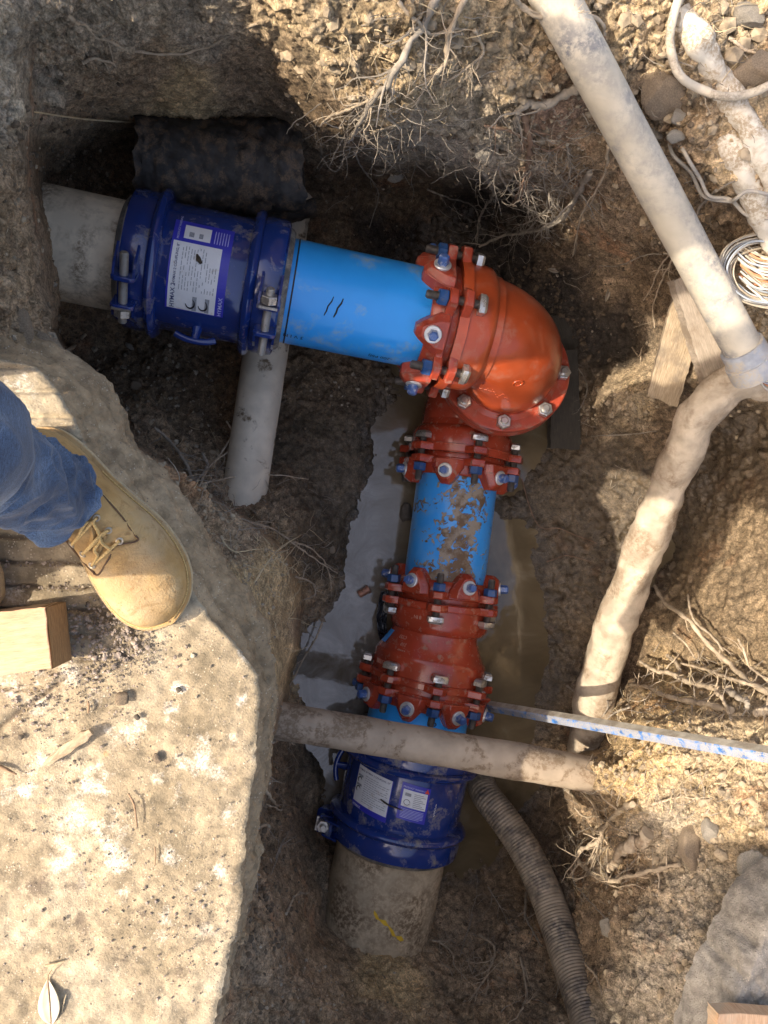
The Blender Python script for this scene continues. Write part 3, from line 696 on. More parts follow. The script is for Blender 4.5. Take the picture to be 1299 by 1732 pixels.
def eared_ring(fr, z0, z1, ri, ro, re, bolts, ear_w=.026, seg=96):
    """flat ring with a rounded ear at every bolt"""
    b = MB(); A = [2*math.pi*k/seg for k in range(seg)]
    def R(a):
        r = ro
        for ph in bolts:
            d = abs((a-ph+math.pi) % (2*math.pi)-math.pi)*re
            r = max(r, ro+(re-ro)*min(1, max(0, (ear_w*1.25-d)/(ear_w*.6))))
        return r
    def ring(z, k): return [fr.cyl(z, a, (ri if k == 0 else R(a)-(0 if k == 1 else .003))) for a in A]
    L = [ring(z0, 0), ring(z0, 2), ring(z0+.003, 1), ring(z1-.003, 1), ring(z1, 2), ring(z1, 0)]
    vs = [p for r in L for p in r]; fs = []
    for i in range(len(L)):
        j = (i+1) % len(L)
        for k in range(seg):
            k2 = (k+1) % seg; fs.append((i*seg+k, i*seg+k2, j*seg+k2, j*seg+k))
    return b.add(vs, fs)

def gland(fr, side, rp, rb, bolts, wedges, label, mat, cat='gland'):
    """wedge restraint gland on a pipe of radius rp. fr.z points along the pipe axis; side = +1 when the pipe lies on the +z side.
       s = 0 is the face of the bell flange"""
    root = thing('restraint_gland', label, cat, fr.o)
    f = Fr(fr.o, fr.z*side, fr.x)
    sg = 1 if side > 0 else -1
    bolts = [a*sg for a in bolts]; wedges = [a*sg for a in wedges]
    eared_ring(f, .014, .034, rp+.003, rb-.012, rb+.020, bolts).build('gland_ring', mat, root, 30)
    bd = MB(); bd.lathe(f, [(.034, rp+.022), (.050, rp+.018), (.060, rp+.010), (.060, rp+.003), (.012, rp+.003), (-.004, rp+.004), (-.004, rp+.016), (.014, rp+.018)], 72)
    bd.build('gland_body', mat, root, 30)
    for a in wedges:
        w = MB(); r0 = rp+.004; g = f.radial(.0, a, r0)      # z out, x along axis, y around
        hw = .036
        base = [(.020, -hw*1.25), (.040, -hw*1.25), (.078, -hw*.55), (.088, -hw*.30), (.088, hw*.30), (.078, hw*.55), (.040, hw*1.25), (.020, hw*1.25)]
        top = [(.020, -hw*.85), (.040, -hw*.80), (.070, -hw*.40), (.076, -hw*.25), (.076, hw*.25), (.070, hw*.40), (.040, hw*.80), (.020, hw*.85)]
        w.prism(g, base, -.010, .020); w.prism(g, base, .020, .036, top)
        wo = w.build('wedge_housing', mat, root, 30, bevel=.002)
        g2 = f.radial(.052, a, r0+.036)
        # the screw leans outwards
        ln = Fr(g2.o, g2.z+g2.x*.10, g2.x)
        place('collar', me_washer, ln, wo)
        place('torque_head', me_whead, ln, wo)
    for a in bolts:
        g = Fr(f.cyl(-.052+rnd.uniform(-.003, .003), a, rb), f.z, f.cyl(0, a+rnd.uniform(-.3, .3), 1)-f.cyl(0, a, 0))
        bo = place('bolt', me_rod, g, root)
        n = child_of('nut', me_nut, bo); n.location = (0, 0, .088); n.rotation_euler = (0, 0, rnd.random())
        h = child_of('bolt_head', me_thead, bo); h.location = (0, 0, .018); h.rotation_euler = (math.pi, 0, math.pi/2)
    return root

def flange_plate(fr, z0, z1, ri, rb, re, bolts, name, mat, parent, sg=1):
    eared_ring(fr, z0, z1, ri, rb-.010, re, bolts).build(name, mat, parent, 30)

# text and print ------------------------------------------------------
def text_geo(s, size, bold=0.0, spacing=1.0):
    cu = bpy.data.curves.new('t', 'FONT'); cu.body = s; cu.size = size; cu.offset = bold*size; cu.space_character = spacing; cu.resolution_u = 3
    cu.align_x = 'LEFT'; o = bpy.data.objects.new('t', cu); col.objects.link(o)
    dg = bpy.context.evaluated_depsgraph_get(); me = o.evaluated_get(dg).to_mesh()
    vs = [(v.co.x, v.co.y) for v in me.vertices]; fs = [tuple(p.vertices) for p in me.polygons]
    o.evaluated_get(dg).to_mesh_clear(); bpy.data.objects.remove(o); bpy.data.curves.remove(cu)
    return vs, fs
def wrap(fr, r, s0, a0, du, dv):
    """map label coordinates (x right, y up, metres) on a cylinder. du, dv: (axial, around) directions of x and y"""
    def f(x, y, lift=0.0):
        return fr.cyl(s0+x*du[0]+y*dv[0], a0+(x*du[1]+y*dv[1])/r, r+lift)
    return f
def print_text(mb, mp, s, x, y, size, bold=0.0, lift=.0016, spacing=1.0):
    vs, fs = text_geo(s, size, bold, spacing)
    mb.add([mp(x+a, y+b, lift) for a, b in vs], fs)
def print_rect(mb, mp, x0, y0, x1, y1, lift=.001, n=8, thick=True):
    nx = max(1, int(abs(x1-x0)/.006)); ny = max(1, int(abs(y1-y0)/.006)); nx = min(nx, 24); ny = min(ny, 24)
    vs = [mp(x0+(x1-x0)*i/nx, y0+(y1-y0)*j/ny, lift) for j in range(ny+1) for i in range(nx+1)]
    fs = [(j*(nx+1)+i, j*(nx+1)+i+1, (j+1)*(nx+1)+i+1, (j+1)*(nx+1)+i) for j in range(ny) for i in range(nx)]
    mb.add(vs, fs)
M['lab_white'] = simple('label_white', (.72, .74, .76), 0.4, var=0.04, dirt=(.45, .36, .25), dirt_amt=0.36, dirt_scale=30)
M['lab_blue'] = simple('label_blue', (.03, .035, .42), 0.35, var=0.05)
M['lab_grey'] = simple('label_grey', (.28, .30, .33), 0.5, var=0.2, scale=300)
M['lab_text'] = simple('label_dark_print', (.06, .07, .16), 0.5, var=0.1)
M['lab_pale'] = simple('label_pale_print', (.45, .47, .75), 0.5, var=0.1)
M['lab_red'] = simple('label_red', (.70, .06, .03), 0.5, var=0.1)

def coupling(fr, L, rb, label, studs, mats=('gasket',)):
    """fr.o at the start rim; returns root. two clamps, barrel, gaskets"""
    root = thing('pipe_coupling', label, 'coupling', fr.o)
    rc = rb+.020
    b = MB(); b.lathe(fr, [(.060, rb-.004), (.070, rb), (L*.5, rb+.0015), (L-.070, rb), (L-.060, rb-.004)], 96); b.build('barrel', M['navy'], root)
    for end in (0, 1):
        f = fr if end == 0 else Fr(fr.o+fr.z*L, -fr.z, fr.x)
        g = MB(); g.lathe(f, [(-.016, rb-.030), (-.016, rb-.010), (-.010, rb-.003), (.006, rb+.003), (.020, rb+.004), (.030, rb-.006)], 72); g.build('gasket', M['gasket'], root)
        c = MB(); ov = lambda a: 0
        c.lathe(f, [(-.002, rb-.008), (-.004, rb+.004), (.000, rb+.011), (.010, rb+.013), (.040, rb+.013), (.050, rb+.011), (.053, rb+.006)], 96)
        c.build('clamp_band', M['navy'], root)
        d = MB(); d.lathe(f, [(.050, rb-.004), (.051, rb+.014), (.055, rb+.021), (.062, rb+.0245), (.069, rb+.021), (.073, rb+.014), (.076, rb-.002)], 96)
        d.build('rim', M['navy'], root)
        ac = studs[end]*(1 if end == 0 else -1)
        # lugs carrying the tangential stud
        R = rb+.036
        t = f.radial(.018, ac, R)                              # z out, x axis, y around
        tang = Fr(t.o, t.y, t.z)
        hl = .060
        so_ = place('stud', me_stud, Fr(t.o-t.y*hl*1.15, t.y, t.z), root)
        for k, sgn in ((0, -1), (1, 1)):
            lug = MB(); g2 = Fr(t.o+t.y*(sgn*.030), t.y, t.z)          # z around, x out, y axis
            prof = [(-.040, -.024), (.010, -.024), (.017, -.016), (.017, .016), (.010, .024), (-.040, .024)]
            lug.prism(g2, prof, -.005, .005)
            lo = lug.build('clamp_lug', M['navy'], root, 30, bevel=.002)
            rib = MB()
            for e in (-1, 1):
                rib.prism(Fr(t.o+t.y*(sgn*.030)+t.x*(e*.020), t.x, t.z), [(-.040, 0), (.008, 0), (-.002, sgn*-.026*(1)), (-.040, sgn*-.055)][::1], -.0025, .0025)
            rib.build('lug_rib', M['navy'], lo, None)
        n = child_of('nut', me_snut, so_); n.location = (0, 0, hl*1.15-.030-.026+0.002 if studs_dir[end] else hl*1.15+.036)
        w = child_of('washer', me_swash, so_); w.location = (0, 0, n.location.z+(.019 if studs_dir[end] else -.004))
        sm = MB(); sm.lathe(f, [(.004, rb+.004), (.050, rb+.004)], 12, ac-.16, ac+.16); sm.build('gap_plate', M['zinc'], root)
    return root
me_stud = rod(.0088, .150, M['stud'], 'stud'); me_snut = hexnut(.0175, .018, M['zinc'], 'nut')
def swash():
    b = MB(); b.prism(IDF, [(-.019, -.019), (.019, -.019), (.019, .019), (-.019, .019)], 0, .005); return b.mesh('washer', M['zinc'], 30)
me_swash = swash()
studs_dir = (True, True)

# ------------------------------------------------------------------ UPPER LINE (left to right)
UZ = -.65
u0 = P(150, 423, UZ); u1 = P(709, 538, UZ)
ax = (u1-u0).normalized()
FU = Fr(P(224, 438.5, UZ), ax)                    # s=0 at the left rim of the coupling
def s_of(px, py): return (P(px, py, UZ)-FU.o).dot(ax)
s_cr = s_of(474, 490); s_gl = s_of(752, 547)
RU = .115
acp = MB(); acp.lathe(FU, [(-.75, .0), (-.75, .1175), (.05, .1175), (.05, .09)], 72)
o = acp.build('cement_pipe', M['ac'], None, loc=FU.cyl(-.2, 0, 0)); tag(o, 'thick grey cement pipe coming out of the left bank into the upper coupling', 'pipe')
def paint_mark(fr, r, pts, w, name, label, parent):
    mb = MB()
    for i in range(len(pts)-1):
        (s0, a0), (s1, a1) = pts[i], pts[i+1]; w0 = w*(.7+.5*math.sin(i*2.1)); w1 = w*(.7+.5*math.sin((i+1)*2.1))
        mb.add([fr.cyl(s0-w0, a0, r), fr.cyl(s0+w0, a0, r), fr.cyl(s1+w1, a1, r), fr.cyl(s1-w1, a1, r)], [(0, 1, 2, 3)])
    p = mb.build(name, M['yellow'] if 'yellow' in label else M['ink'], parent, None)
    p['label'] = label; return p
M['yellow'] = simple('yellow_paint', (.72, .46, .04), 0.6, dirt=(.38, .31, .20), dirt_amt=0.36, dirt_scale=60)
paint_mark(FU, .1185, [(-.205+.003*math.sin(i*1.7), -.75+i*.07) for i in range(10)], .004, 'paint_mark', 'faded yellow paint stroke', o)

cpl = coupling(FU, s_cr, .1355, 'dark blue bolted coupling with a white label on the upper pipe line', (math.radians(22), math.radians(22)))
cl = FU
# label on the upper coupling
def label_upper():
    mp = wrap(FU, .1385, .085, math.radians(40), (0, -1), (-1, 0))     # x runs up the picture, y towards the left
    s0 = 0
    # label-space: x from 0 (bottom) to .155 (top); y: 0 at s=.085 -> positive to the left; sheet spans s .098 .. .215
    mp = lambda x, y, lift=0.0: FU.cyl(.215-y+.004*0, math.radians(36)-x/.137, .1370+lift)
    b = MB(); print_rect(b, mp, 0, 0, .192, .120, .0004); lb = b.build('label', M['lab_blue'], cpl, None); lb['label'] = 'white and blue printed product label'
    b = MB(); print_rect(b, mp, .002, .018, .142, .116, .0010); b.build('label_panel', M['lab_white'], lb, None)
    b = MB(); print_rect(b, mp, .150, .045, .182, .098, .0010); b.build('label_panel', M['lab_white'], lb, None)
    t = MB()
    print_text(t, mp, 'HYMAX 2', .004, .102, .0125, .012)
    print_text(t, mp, 'HYMAX 2 COUPLING, 8"', .055, .103, .0075, .01)
    t.build('lettering', M['lab_text'], lb, None)
    t = MB(); print_text(t, mp, 'HYMAX', .003, .004, .012, .012); print_text(t, mp, 'PRODUCT WARNING', .146, .107, .0058, .01)
    for k in range(6): print_rect(t, mp, .150, .008+k*.0055, .180, .0095+k*.0055, .0014)
    t.build('lettering', M['lab_pale'], lb, None)
    g = MB()
    for yy in (.030, .056): print_rect(g, mp, .004, yy, .036, yy+.009, .0014); 
    print_rect(g, mp, .155, .060, .166, .068, .0014); print_rect(g, mp, .155, .078, .166, .088, .0014)
    r_ = random.Random(3)
    for c_ in range(5):
        for k in range(5):
            x0 = .044+c_*.0; 
    for k in range(13):
        y = .024+k*.0058
        x = .046
        while x < .132:
            w = r_.uniform(.004, .012)
            if r_.random() > .18 and not (k < 4 and x > .10): print_rect(g, mp, x, y, min(x+w, .134), y+.0014, .0014)
            x += w+.0022
    g.build('small_print', M['lab_grey'], lb, None)
    k = MB()
    for yy in (.043, .069):
        pts = [mp(.020+.011*math.cos(a), yy+.009*math.sin(a)*1.0, .0022) for a in np.linspace(math.radians(100), math.radians(330), 14)]
        k.tube(pts, [.0006+.0012*math.sin(math.pi*i/13) for i in range(14)], 4)
    k.build('pictogram', M['ink'], lb, None)
    d = MB(); pts = [mp(.105, .055, .003), mp(.112, .062, .004), mp(.121, .066, .003)]; d.tube(pts, [.003, .006, .002], 6, squash=None)
    d.build('dirt_smear', M['dirtlump'], lb, 40)
M['dirtlump'] = simple('mud_smear', (.06, .045, .03), 0.8, var=.2)
label_upper()
# lifting handle
def handle(fr, s, a, r, root, L=.085):
    g = fr.radial(s, a, r-.004)
    h = MB(); h.tube([g.p(0, 0, 0), g.p(0, 0, .016), g.p(0, 0, .032)], [.013, .010, .009], 14); 
    n = 11; pts = [g.p(L*(i/(n-1)-.5), 0, .034-.010*abs(2*i/(n-1)-1)**2) for i in range(n)]
    h.tube(pts, [.0075]*n, 10); h.build('lifting_handle', M['navy'], root, 50)
handle(FU, s_cr*.50, math.radians(58), .1370, cpl)

# blue pipe
FB_ = FU
bp_ = MB(); bp_.lathe(FU, [(s_cr-.06, RU-.01), (s_cr-.06, RU), (s_gl+.02, RU), (s_gl+.02, .09)], 96)
bpo = bp_.build('blue_pipe', M['blue'], None, loc=FU.cyl(s_cr, 0, 0)); tag(bpo, 'clean bright blue plastic pipe running from the upper coupling to the red elbow', 'pipe')
k = MB(); k.lathe(FU, [(s_cr+.024, RU+.0006), (s_cr+.0275, RU+.0006)], 64, -1.6, 1.5); k.build('insertion_line', M['ink'], bpo, None)
t = MB()
for (dx, w) in ((.100, .0014), (.121, .0019)):
    pts = [FU.cyl(s_cr+dx+.012*u_, math.radians(2)+u_*.0+(.5-u_)*-.36+.0*u_, RU+.0002) for u_ in (0, .25, .5, .75, 1)]
    pts = [FU.cyl(s_cr+dx+.014*(1-u_)+.0015*math.sin(u_*9), math.radians(-4)+.37*u_, RU+.0004) for u_ in (0, .25, .5, .75, 1)]
    t.tube(pts, [w*.6, w, w, w*1.1, w*.7], 5)
t.build('marker_strokes', M['ink'], bpo, None)
# printed lettering, upside down from here
mpx = lambda x, y, lift=0.0: FU.cyl(s_cr+.285-x, math.radians(58)+y/RU, RU+.0004+lift)
t = MB(); print_text(t, mpx, '-200 PSI)', .012, 0, .0155, .0); 
mpx = lambda x, y, lift=0.0: FU.cyl(s_cr+.067-x, math.radians(50)+y/RU*1.0, RU+.0004+lift)
print_text(t, mpx, '3 V I N', 0, 0, .0155, .0)
t.build('pipe_print', M['ink'], bpo, None)

# gland, bell and elbow
fb = FU.at(s_gl)                                   # face of the bell flange, pipe on the -z side
deg = math.radians
UB = [deg(a) for a in (-80, -20, 40, 100, 160, 220)]; UW = [deg(a) for a in (-50, 10, 70, 130, 190, 250)]
gland(fb, -1, RU, .155, UB, UW, 'red wedge gland with blue nuts between the clean blue pipe and the elbow', M['ear'])
# corner points of the riser
Acr = P(884, 574, UZ); Fl = P(853, 628, -.855); Bcr = P(800, 652, -1.03)
raxis = (Fl-Acr).normalized()

def elbow_path(p0, d0, corner, d1, R, n=14):
    """circular-ish bend: starts at p0 along d0, turns at corner to d1"""
    a = corner-d0*R; b = corner+d1*R
    pts = [p0, p0.lerp(a, .5), a]
    for i in range(1, n):
        t = i/n; th = t*math.pi/2
        pts.append(corner - d0*R*(1-math.sin(th)) + d1*R*(1-math.cos(th)))
    pts.append(b); return pts

elb = thing('red_elbow', 'glossy red cast iron elbow turning the upper blue pipe downwards', 'elbow', Acr)
bell = MB(); bell.lathe(fb, [(.0, RU+.004), (.0, .150), (.022, .152), (.024, .146), (.060, .1455), (.076, .143), (.084, .137), (.090, .129), (.105, .127)], 96)
bell.build('bell', M['red'], elb, 40)
eared_ring(fb, .0, .020, RU+.004, .150, .178, [a for a in UB], ear_w=.028).build('bell_flange', M['ear'], elb, 30)
d1 = raxis; Rb = .150
pth = elbow_path(fb.o+ax*.080, ax, Acr, d1, Rb, 18)
pth += [Acr+d1*(Rb+.03), Fl-d1*.012]
rads = []
for i, p in enumerate(pth):
    rads.append(.128)
rads[0] = .127
rads[-1] = .124; rads[-2] = .126
eb = MB(); eb.tube(pth, rads, 64, cap=False); eb.build('elbow_body', M['red'], elb, 60)
FF = Fr(Fl, d1)
fp = MB(); fp.lathe(FF, [(-.026, .10), (-.030, .130), (-.024, .137), (-.020, .142), (-.020, .168), (-.017, .171), (.002, .171), (.004, .169), (.004, .10)], 120)
fp.build('flange', M['ear'], elb, 30)
fs_ = [deg(a) for a in (-160, -115, -70, -25, 20, 65, 110, 155)]
# casting mark: raised ring with small letters on the belly
cm = MB(); pc = pth[14]
# riser elbow below
elb2 = thing('lower_red_elbow', 'dull red elbow under the bolted flange turning into the muddy blue pipe', 'elbow', Bcr)
fp = MB(); fp.lathe(FF, [(.007, .10), (.007, .169), (.010, .171), (.027, .171), (.030, .168), (.030, .142), (.040, .135), (.046, .129), (.05, .12)], 120)
fp.build('flange', M['ear'], elb2, 30)
LP0 = P(774, 805, -1.03); LP1 = P(752, 978, -1.03)
lax = (LP1-LP0).normalized()
Bcr = LP0 - lax*((LP0-P(797, 652, -1.03)).length)
d0 = (Bcr-(Fl+d1*.03)).normalized()
pl = elbow_path(Fl+d1*.030, d0, Bcr, lax, .120, 16)
FL = Fr(LP0, lax)
def sl_of(px, py): return (P(px, py, -1.03)-LP0).dot(lax)
s_g2 = sl_of(780, 775); s_g3 = sl_of(750, 1015)
pl += [LP0+lax*(s_g2-.070)]
eb = MB(); eb.tube(pl, [.122]*(len(pl)-1)+[.124], 64, cap=False); eb.build('elbow_body', M['red_mud'], elb2, 60)
f2 = FL.at(s_g2)
bell = MB(); bell.lathe(f2, [(.0, RU+.004), (.0, .148), (-.022, .150), (-.024, .144), (-.058, .143), (-.070, .138), (-.078, .126), (-.095, .122)], 96)
bell.build('bell', M['red_mud'], elb2, 40)
LB = [deg(-a) for a in (-43, 17, 77, 137, 197, 257)]; LW = [deg(-a) for a in (-13, 47, -73, 107, 167, 227)]
eared_ring(f2, -.020, .0, RU+.004, .150, .178, LB, ear_w=.028).build('bell_flange', M['red_mud'], elb2, 30)
gland(f2, 1, RU, .155, LB, LW, 'muddy red wedge gland at the top end of the mud spattered blue pipe', M['red_mud'])
# flange bolts: nut on top, nut below
fx = Fr(Fl-d1*.021, -d1, FF.x)
for a in fs_:
    st = place('stud', me_fstud, Fr(FF.cyl(-.0215-.012, a, .150), -d1, FF.x), elb)
    nn = child_of('nut', me_fnut, st); nn.location = (0, 0, -.012); nn.rotation_euler = (0, 0, rnd.random()*2)

def raised_text(fr_map, items, name, mat, parent, th=.0012):
    mb = MB()
    for (s, x, y, size) in items:
        vs, fs = text_geo(s, size, .01)
        n = len(vs); lo = [fr_map(x+a, y+b, -.001) for a, b in vs]; hi = [fr_map(x+a, y+b, th) for a, b in vs]
        mb.add(hi, fs)
        # side walls along open edges
        ed = {}
        for f in fs:
            for i in range(len(f)):
                e = (f[i], f[(i+1) % len(f)]); ed[e] = 1
        side = [(a, b) for (a, b) in ed if (b, a) not in ed]
        mb.add(lo+hi, [(a, b, b+n, a+n) for a, b in side])
    return mb.build(name, mat, parent, None)

# ------------------------------------------------------------------ middle pipe, reducer, lower line
mp_ = MB(); ns = 60
mp_.lathe(FL, [(s_g2-.03, RU-.02)]+[(s_g2-.03+(s_g3-s_g2+.06)*i/ns, RU) for i in range(ns+1)]+[(s_g3+.03, RU-.02)], 96)
mpo = mp_.build('blue_pipe', M['blue_mud'], None, loc=LP0.lerp(LP1, .5)); tag(mpo, 'short blue pipe spattered with brown mud between the elbow and the reducer', 'pipe')
me = mpo.data; at = me.attributes.new('mud', 'FLOAT', 'POINT'); vals = []
for v in me.vertices:
    p = v.co+mpo.location-LP0; s = p.dot(lax); a = math.atan2(-p.dot(FL.y), p.dot(FL.x))
    blob = lambda sa, aa, ws, wa: math.exp(-((s-sa)/ws)**2-((a-aa)/wa)**2)
    Lq = s_g3-s_g2; f_ = (s-s_g2)/Lq
    m_ = blob(s_g2+Lq*.35, .42, .10, .45)+.8*blob(s_g2+Lq*.62, .15, .09, .5)+.6*blob(s_g2+Lq*.38, -.9, .02, .5)+.7*blob(s_g2+Lq*.85, .1, .07, .5)+.3*blob(s_g2+Lq*.25, 0, .03, .3)
    vals.append(min(1.0, m_))
at.data.foreach_set('value', vals)

# the line bends slightly at the reducer
Q0 = P(749, 1005, -1.03); Q1 = P(650, 1492, -1.03); qax = (Q1-Q0).normalized(); FQ = Fr(Q0, qax)
def sq_of(px, py): return (P(px, py, -1.03)-Q0).dot(qax)
f3 = FL.at(s_g3)
MBt = [deg(-a) for a in (-64, -4, 56, 116, 176, 236)]; MWt = [deg(-a) for a in (-34, 26, 86, 146, 206, 266)]
gland(f3, -1, RU, .155, MBt, MWt, 'muddy red wedge gland on the small upper end of the reducer', M['red_mud'])
red = thing('red_reducer', 'tapered red cast iron reducer in the lower pipe line, raised casting letters', 'reducer', Q0)
eared_ring(f3, .0, .020, RU+.004, .150, .178, MBt, ear_w=.028).build('bell_flange', M['red_mud'], red, 30)
sg4 = sq_of(722, 1152); R10 = .141
b = MB(); b.lathe(f3, [(.0, RU+.004), (.0, .146), (.02, .148), (.022, .141), (.058, .140), (.074, .137), (.086, .128), (.09, .12)], 96); b.build('bell', M['red_mud'], red, 40)
sb = (f3.o-Q0).dot(qax)
b = MB(); b.lathe(FQ, [(sb+.082, .120), (sb+.092, .121), (sb+.102, .1235), (sg4-.088, .1455), (sg4-.080, .152), (sg4-.072, .157), (sg4-.064, .158), (sg4-.022, .159), (sg4-.020, .166), (sg4-.0, .166), (sg4, R10+.004)], 120)
b.build('reducer_body', M['red_mud'], red, 32)
HB = [deg(-a) for a in (-78, -33, 12, 57, 102, 147, 192, 237)]; HW = [deg(-a) for a in (-10, 35, 80, -55, -100, 125, 170, 215)]
f4 = FQ.at(sg4)
eared_ring(f4, -.020, .0, R10+.004, .168, .194, HB, ear_w=.028).build('bell_flange', M['red_mud'], red, 30)
gland(f4, 1, R10, .1745, HB, HW, 'red wedge gland on the wide lower end of the reducer beside the cross pipe', M['red_mud'])
# blue patch of sticker on the left flank of the cone
a0, a1 = deg(62), deg(78)
b = MB(); b.add([FQ.cyl(sb+.106+(sg4-.092-sb-.106)*i/6, a0+(a1-a0)*j/4+0.0, .1245+(.1455-.1245)*i/6+.0012) for i in range(7) for j in range(5)],
   [(i*5+j, i*5+j+1, (i+1)*5+j+1, (i+1)*5+j) for i in range(6) for j in range(4)]); 
st_ = b.build('sticker', M['blue'], red, None); st_['label'] = 'bright blue sticker on the left flank'
cone = lambda x, y, lift=0.0: FQ.cyl((sb+.200-.0)-y, deg(50)-x/.14, .1235+(.16-.1235)*(((sb+.200-y)-sb-.102)/max(.01, (sg4-.098-sb-.102)))+lift)
def conet(x, y, lift=0.0):
    s = sb+.104+y; rr = .1235+(.1455-.1235)*((s-sb-.102)/(sg4-.088-sb-.102)); return FQ.cyl(s, deg(52)-x/.14, rr+lift)
M['red_rub'] = simple('rubbed_red_lettering', (.50, .17, .11), 0.4, var=.15, dirt=(.45, .33, .26), dirt_amt=.5, dirt_scale=60)
cm_ = lambda x, y, lift=0.0: conet(.075-x, y, lift)
raised_text(cm_, [('C153', .030, .006, .013), ('350', .020, .024, .013), ('10x8', .014, .042, .013)], 'casting_letters', M['red_rub'], red)
bm_ = lambda x, y, lift=0.0: FQ.cyl(sg4-.046+y, deg(42)+(-.09+x)/.173*1.0+.52, .1588+lift)
raised_text(bm_, [('20E11011', .0, .0, .016)], 'casting_letters', M['red_rub'], red)
sm_ = lambda x, y, lift=0.0: f3.cyl(.040+y, deg(20)+x/.14, .1395+lift)
raised_text(sm_, [('8 IN', .0, .0, .013)], 'casting_letters', M['red_rub'], red)
# makers mark on the belly of the big elbow: found by looking at the casting from above
from mathutils.bvhtree import BVHTree
_me = [c for c in elb.children if c.name.startswith('elbow_body')][0]
_b = BVHTree.FromPolygons([v.co+elb.location for v in _me.data.vertices], [tuple(p.vertices) for p in _me.data.polygons])
def hit(px, py):
    o_ = V((0, 0, CAMH)); d_ = (P(px, py, -.8)-o_).normalized(); r_ = _b.ray_cast(o_, d_); return r_[0], r_[1]
h_, nn_ = hit(876, 648)
if h_:
    if nn_.z < 0: nn_ = -nn_
    f_ = Fr(h_, nn_, (1, 0, 0)); k = MB(); k.tube([f_.p(.0125*math.cos(t), .0095*math.sin(t), .0006) for t in np.linspace(0, 2*math.pi, 26)], .0016, 6)
    for i in range(3): k.tube([f_.p(-.004+.004*i, -.004, .0006), f_.p(-.004+.004*i, .004, .0006)], .001, 5)
    k.build('makers_mark', M['red'], elb, 60)
k = MB(); rr_ = random.Random(2)
for i in range(26):
    h_, nn_ = hit(812+i*1.9, 652+i*.95+rr_.uniform(-5, 5))
    if h_:
        if nn_.z < 0: nn_ = -nn_
        f_ = Fr(h_, nn_, (1, 0, 0)); k.lathe(f_, [(-.001, .0022), (.0009, .0017), (.0012, .0)], 8)
o_k = k.build('casting_dots', M['red'], elb, 60); o_k['kind'] = 'stuff'
# short blue pipe
s_c0 = sq_of(690, 1262); s_c1 = sq_of(672, 1412)
b = MB(); b.lathe(FQ, [(sg4-.03, R10-.02), (sg4-.03, R10), (s_c0+.08, R10), (s_c0+.08, R10-.02)], 96)
bq = b.build('blue_pipe', M['blue'], None, loc=FQ.cyl(sg4+.1, 0, 0)); tag(bq, 'short wide blue pipe between the reducer and the lower coupling', 'pipe')
t = MB(); mpx = lambda x, y, lift=0.0: FQ.cyl(sg4+.128-x, deg(-14)-y/R10*1.0, R10+.0004+lift); print_text(t, mpx, '-800', 0, 0, .027, .004); t.build('pipe_print', M['ink'], bq, None)
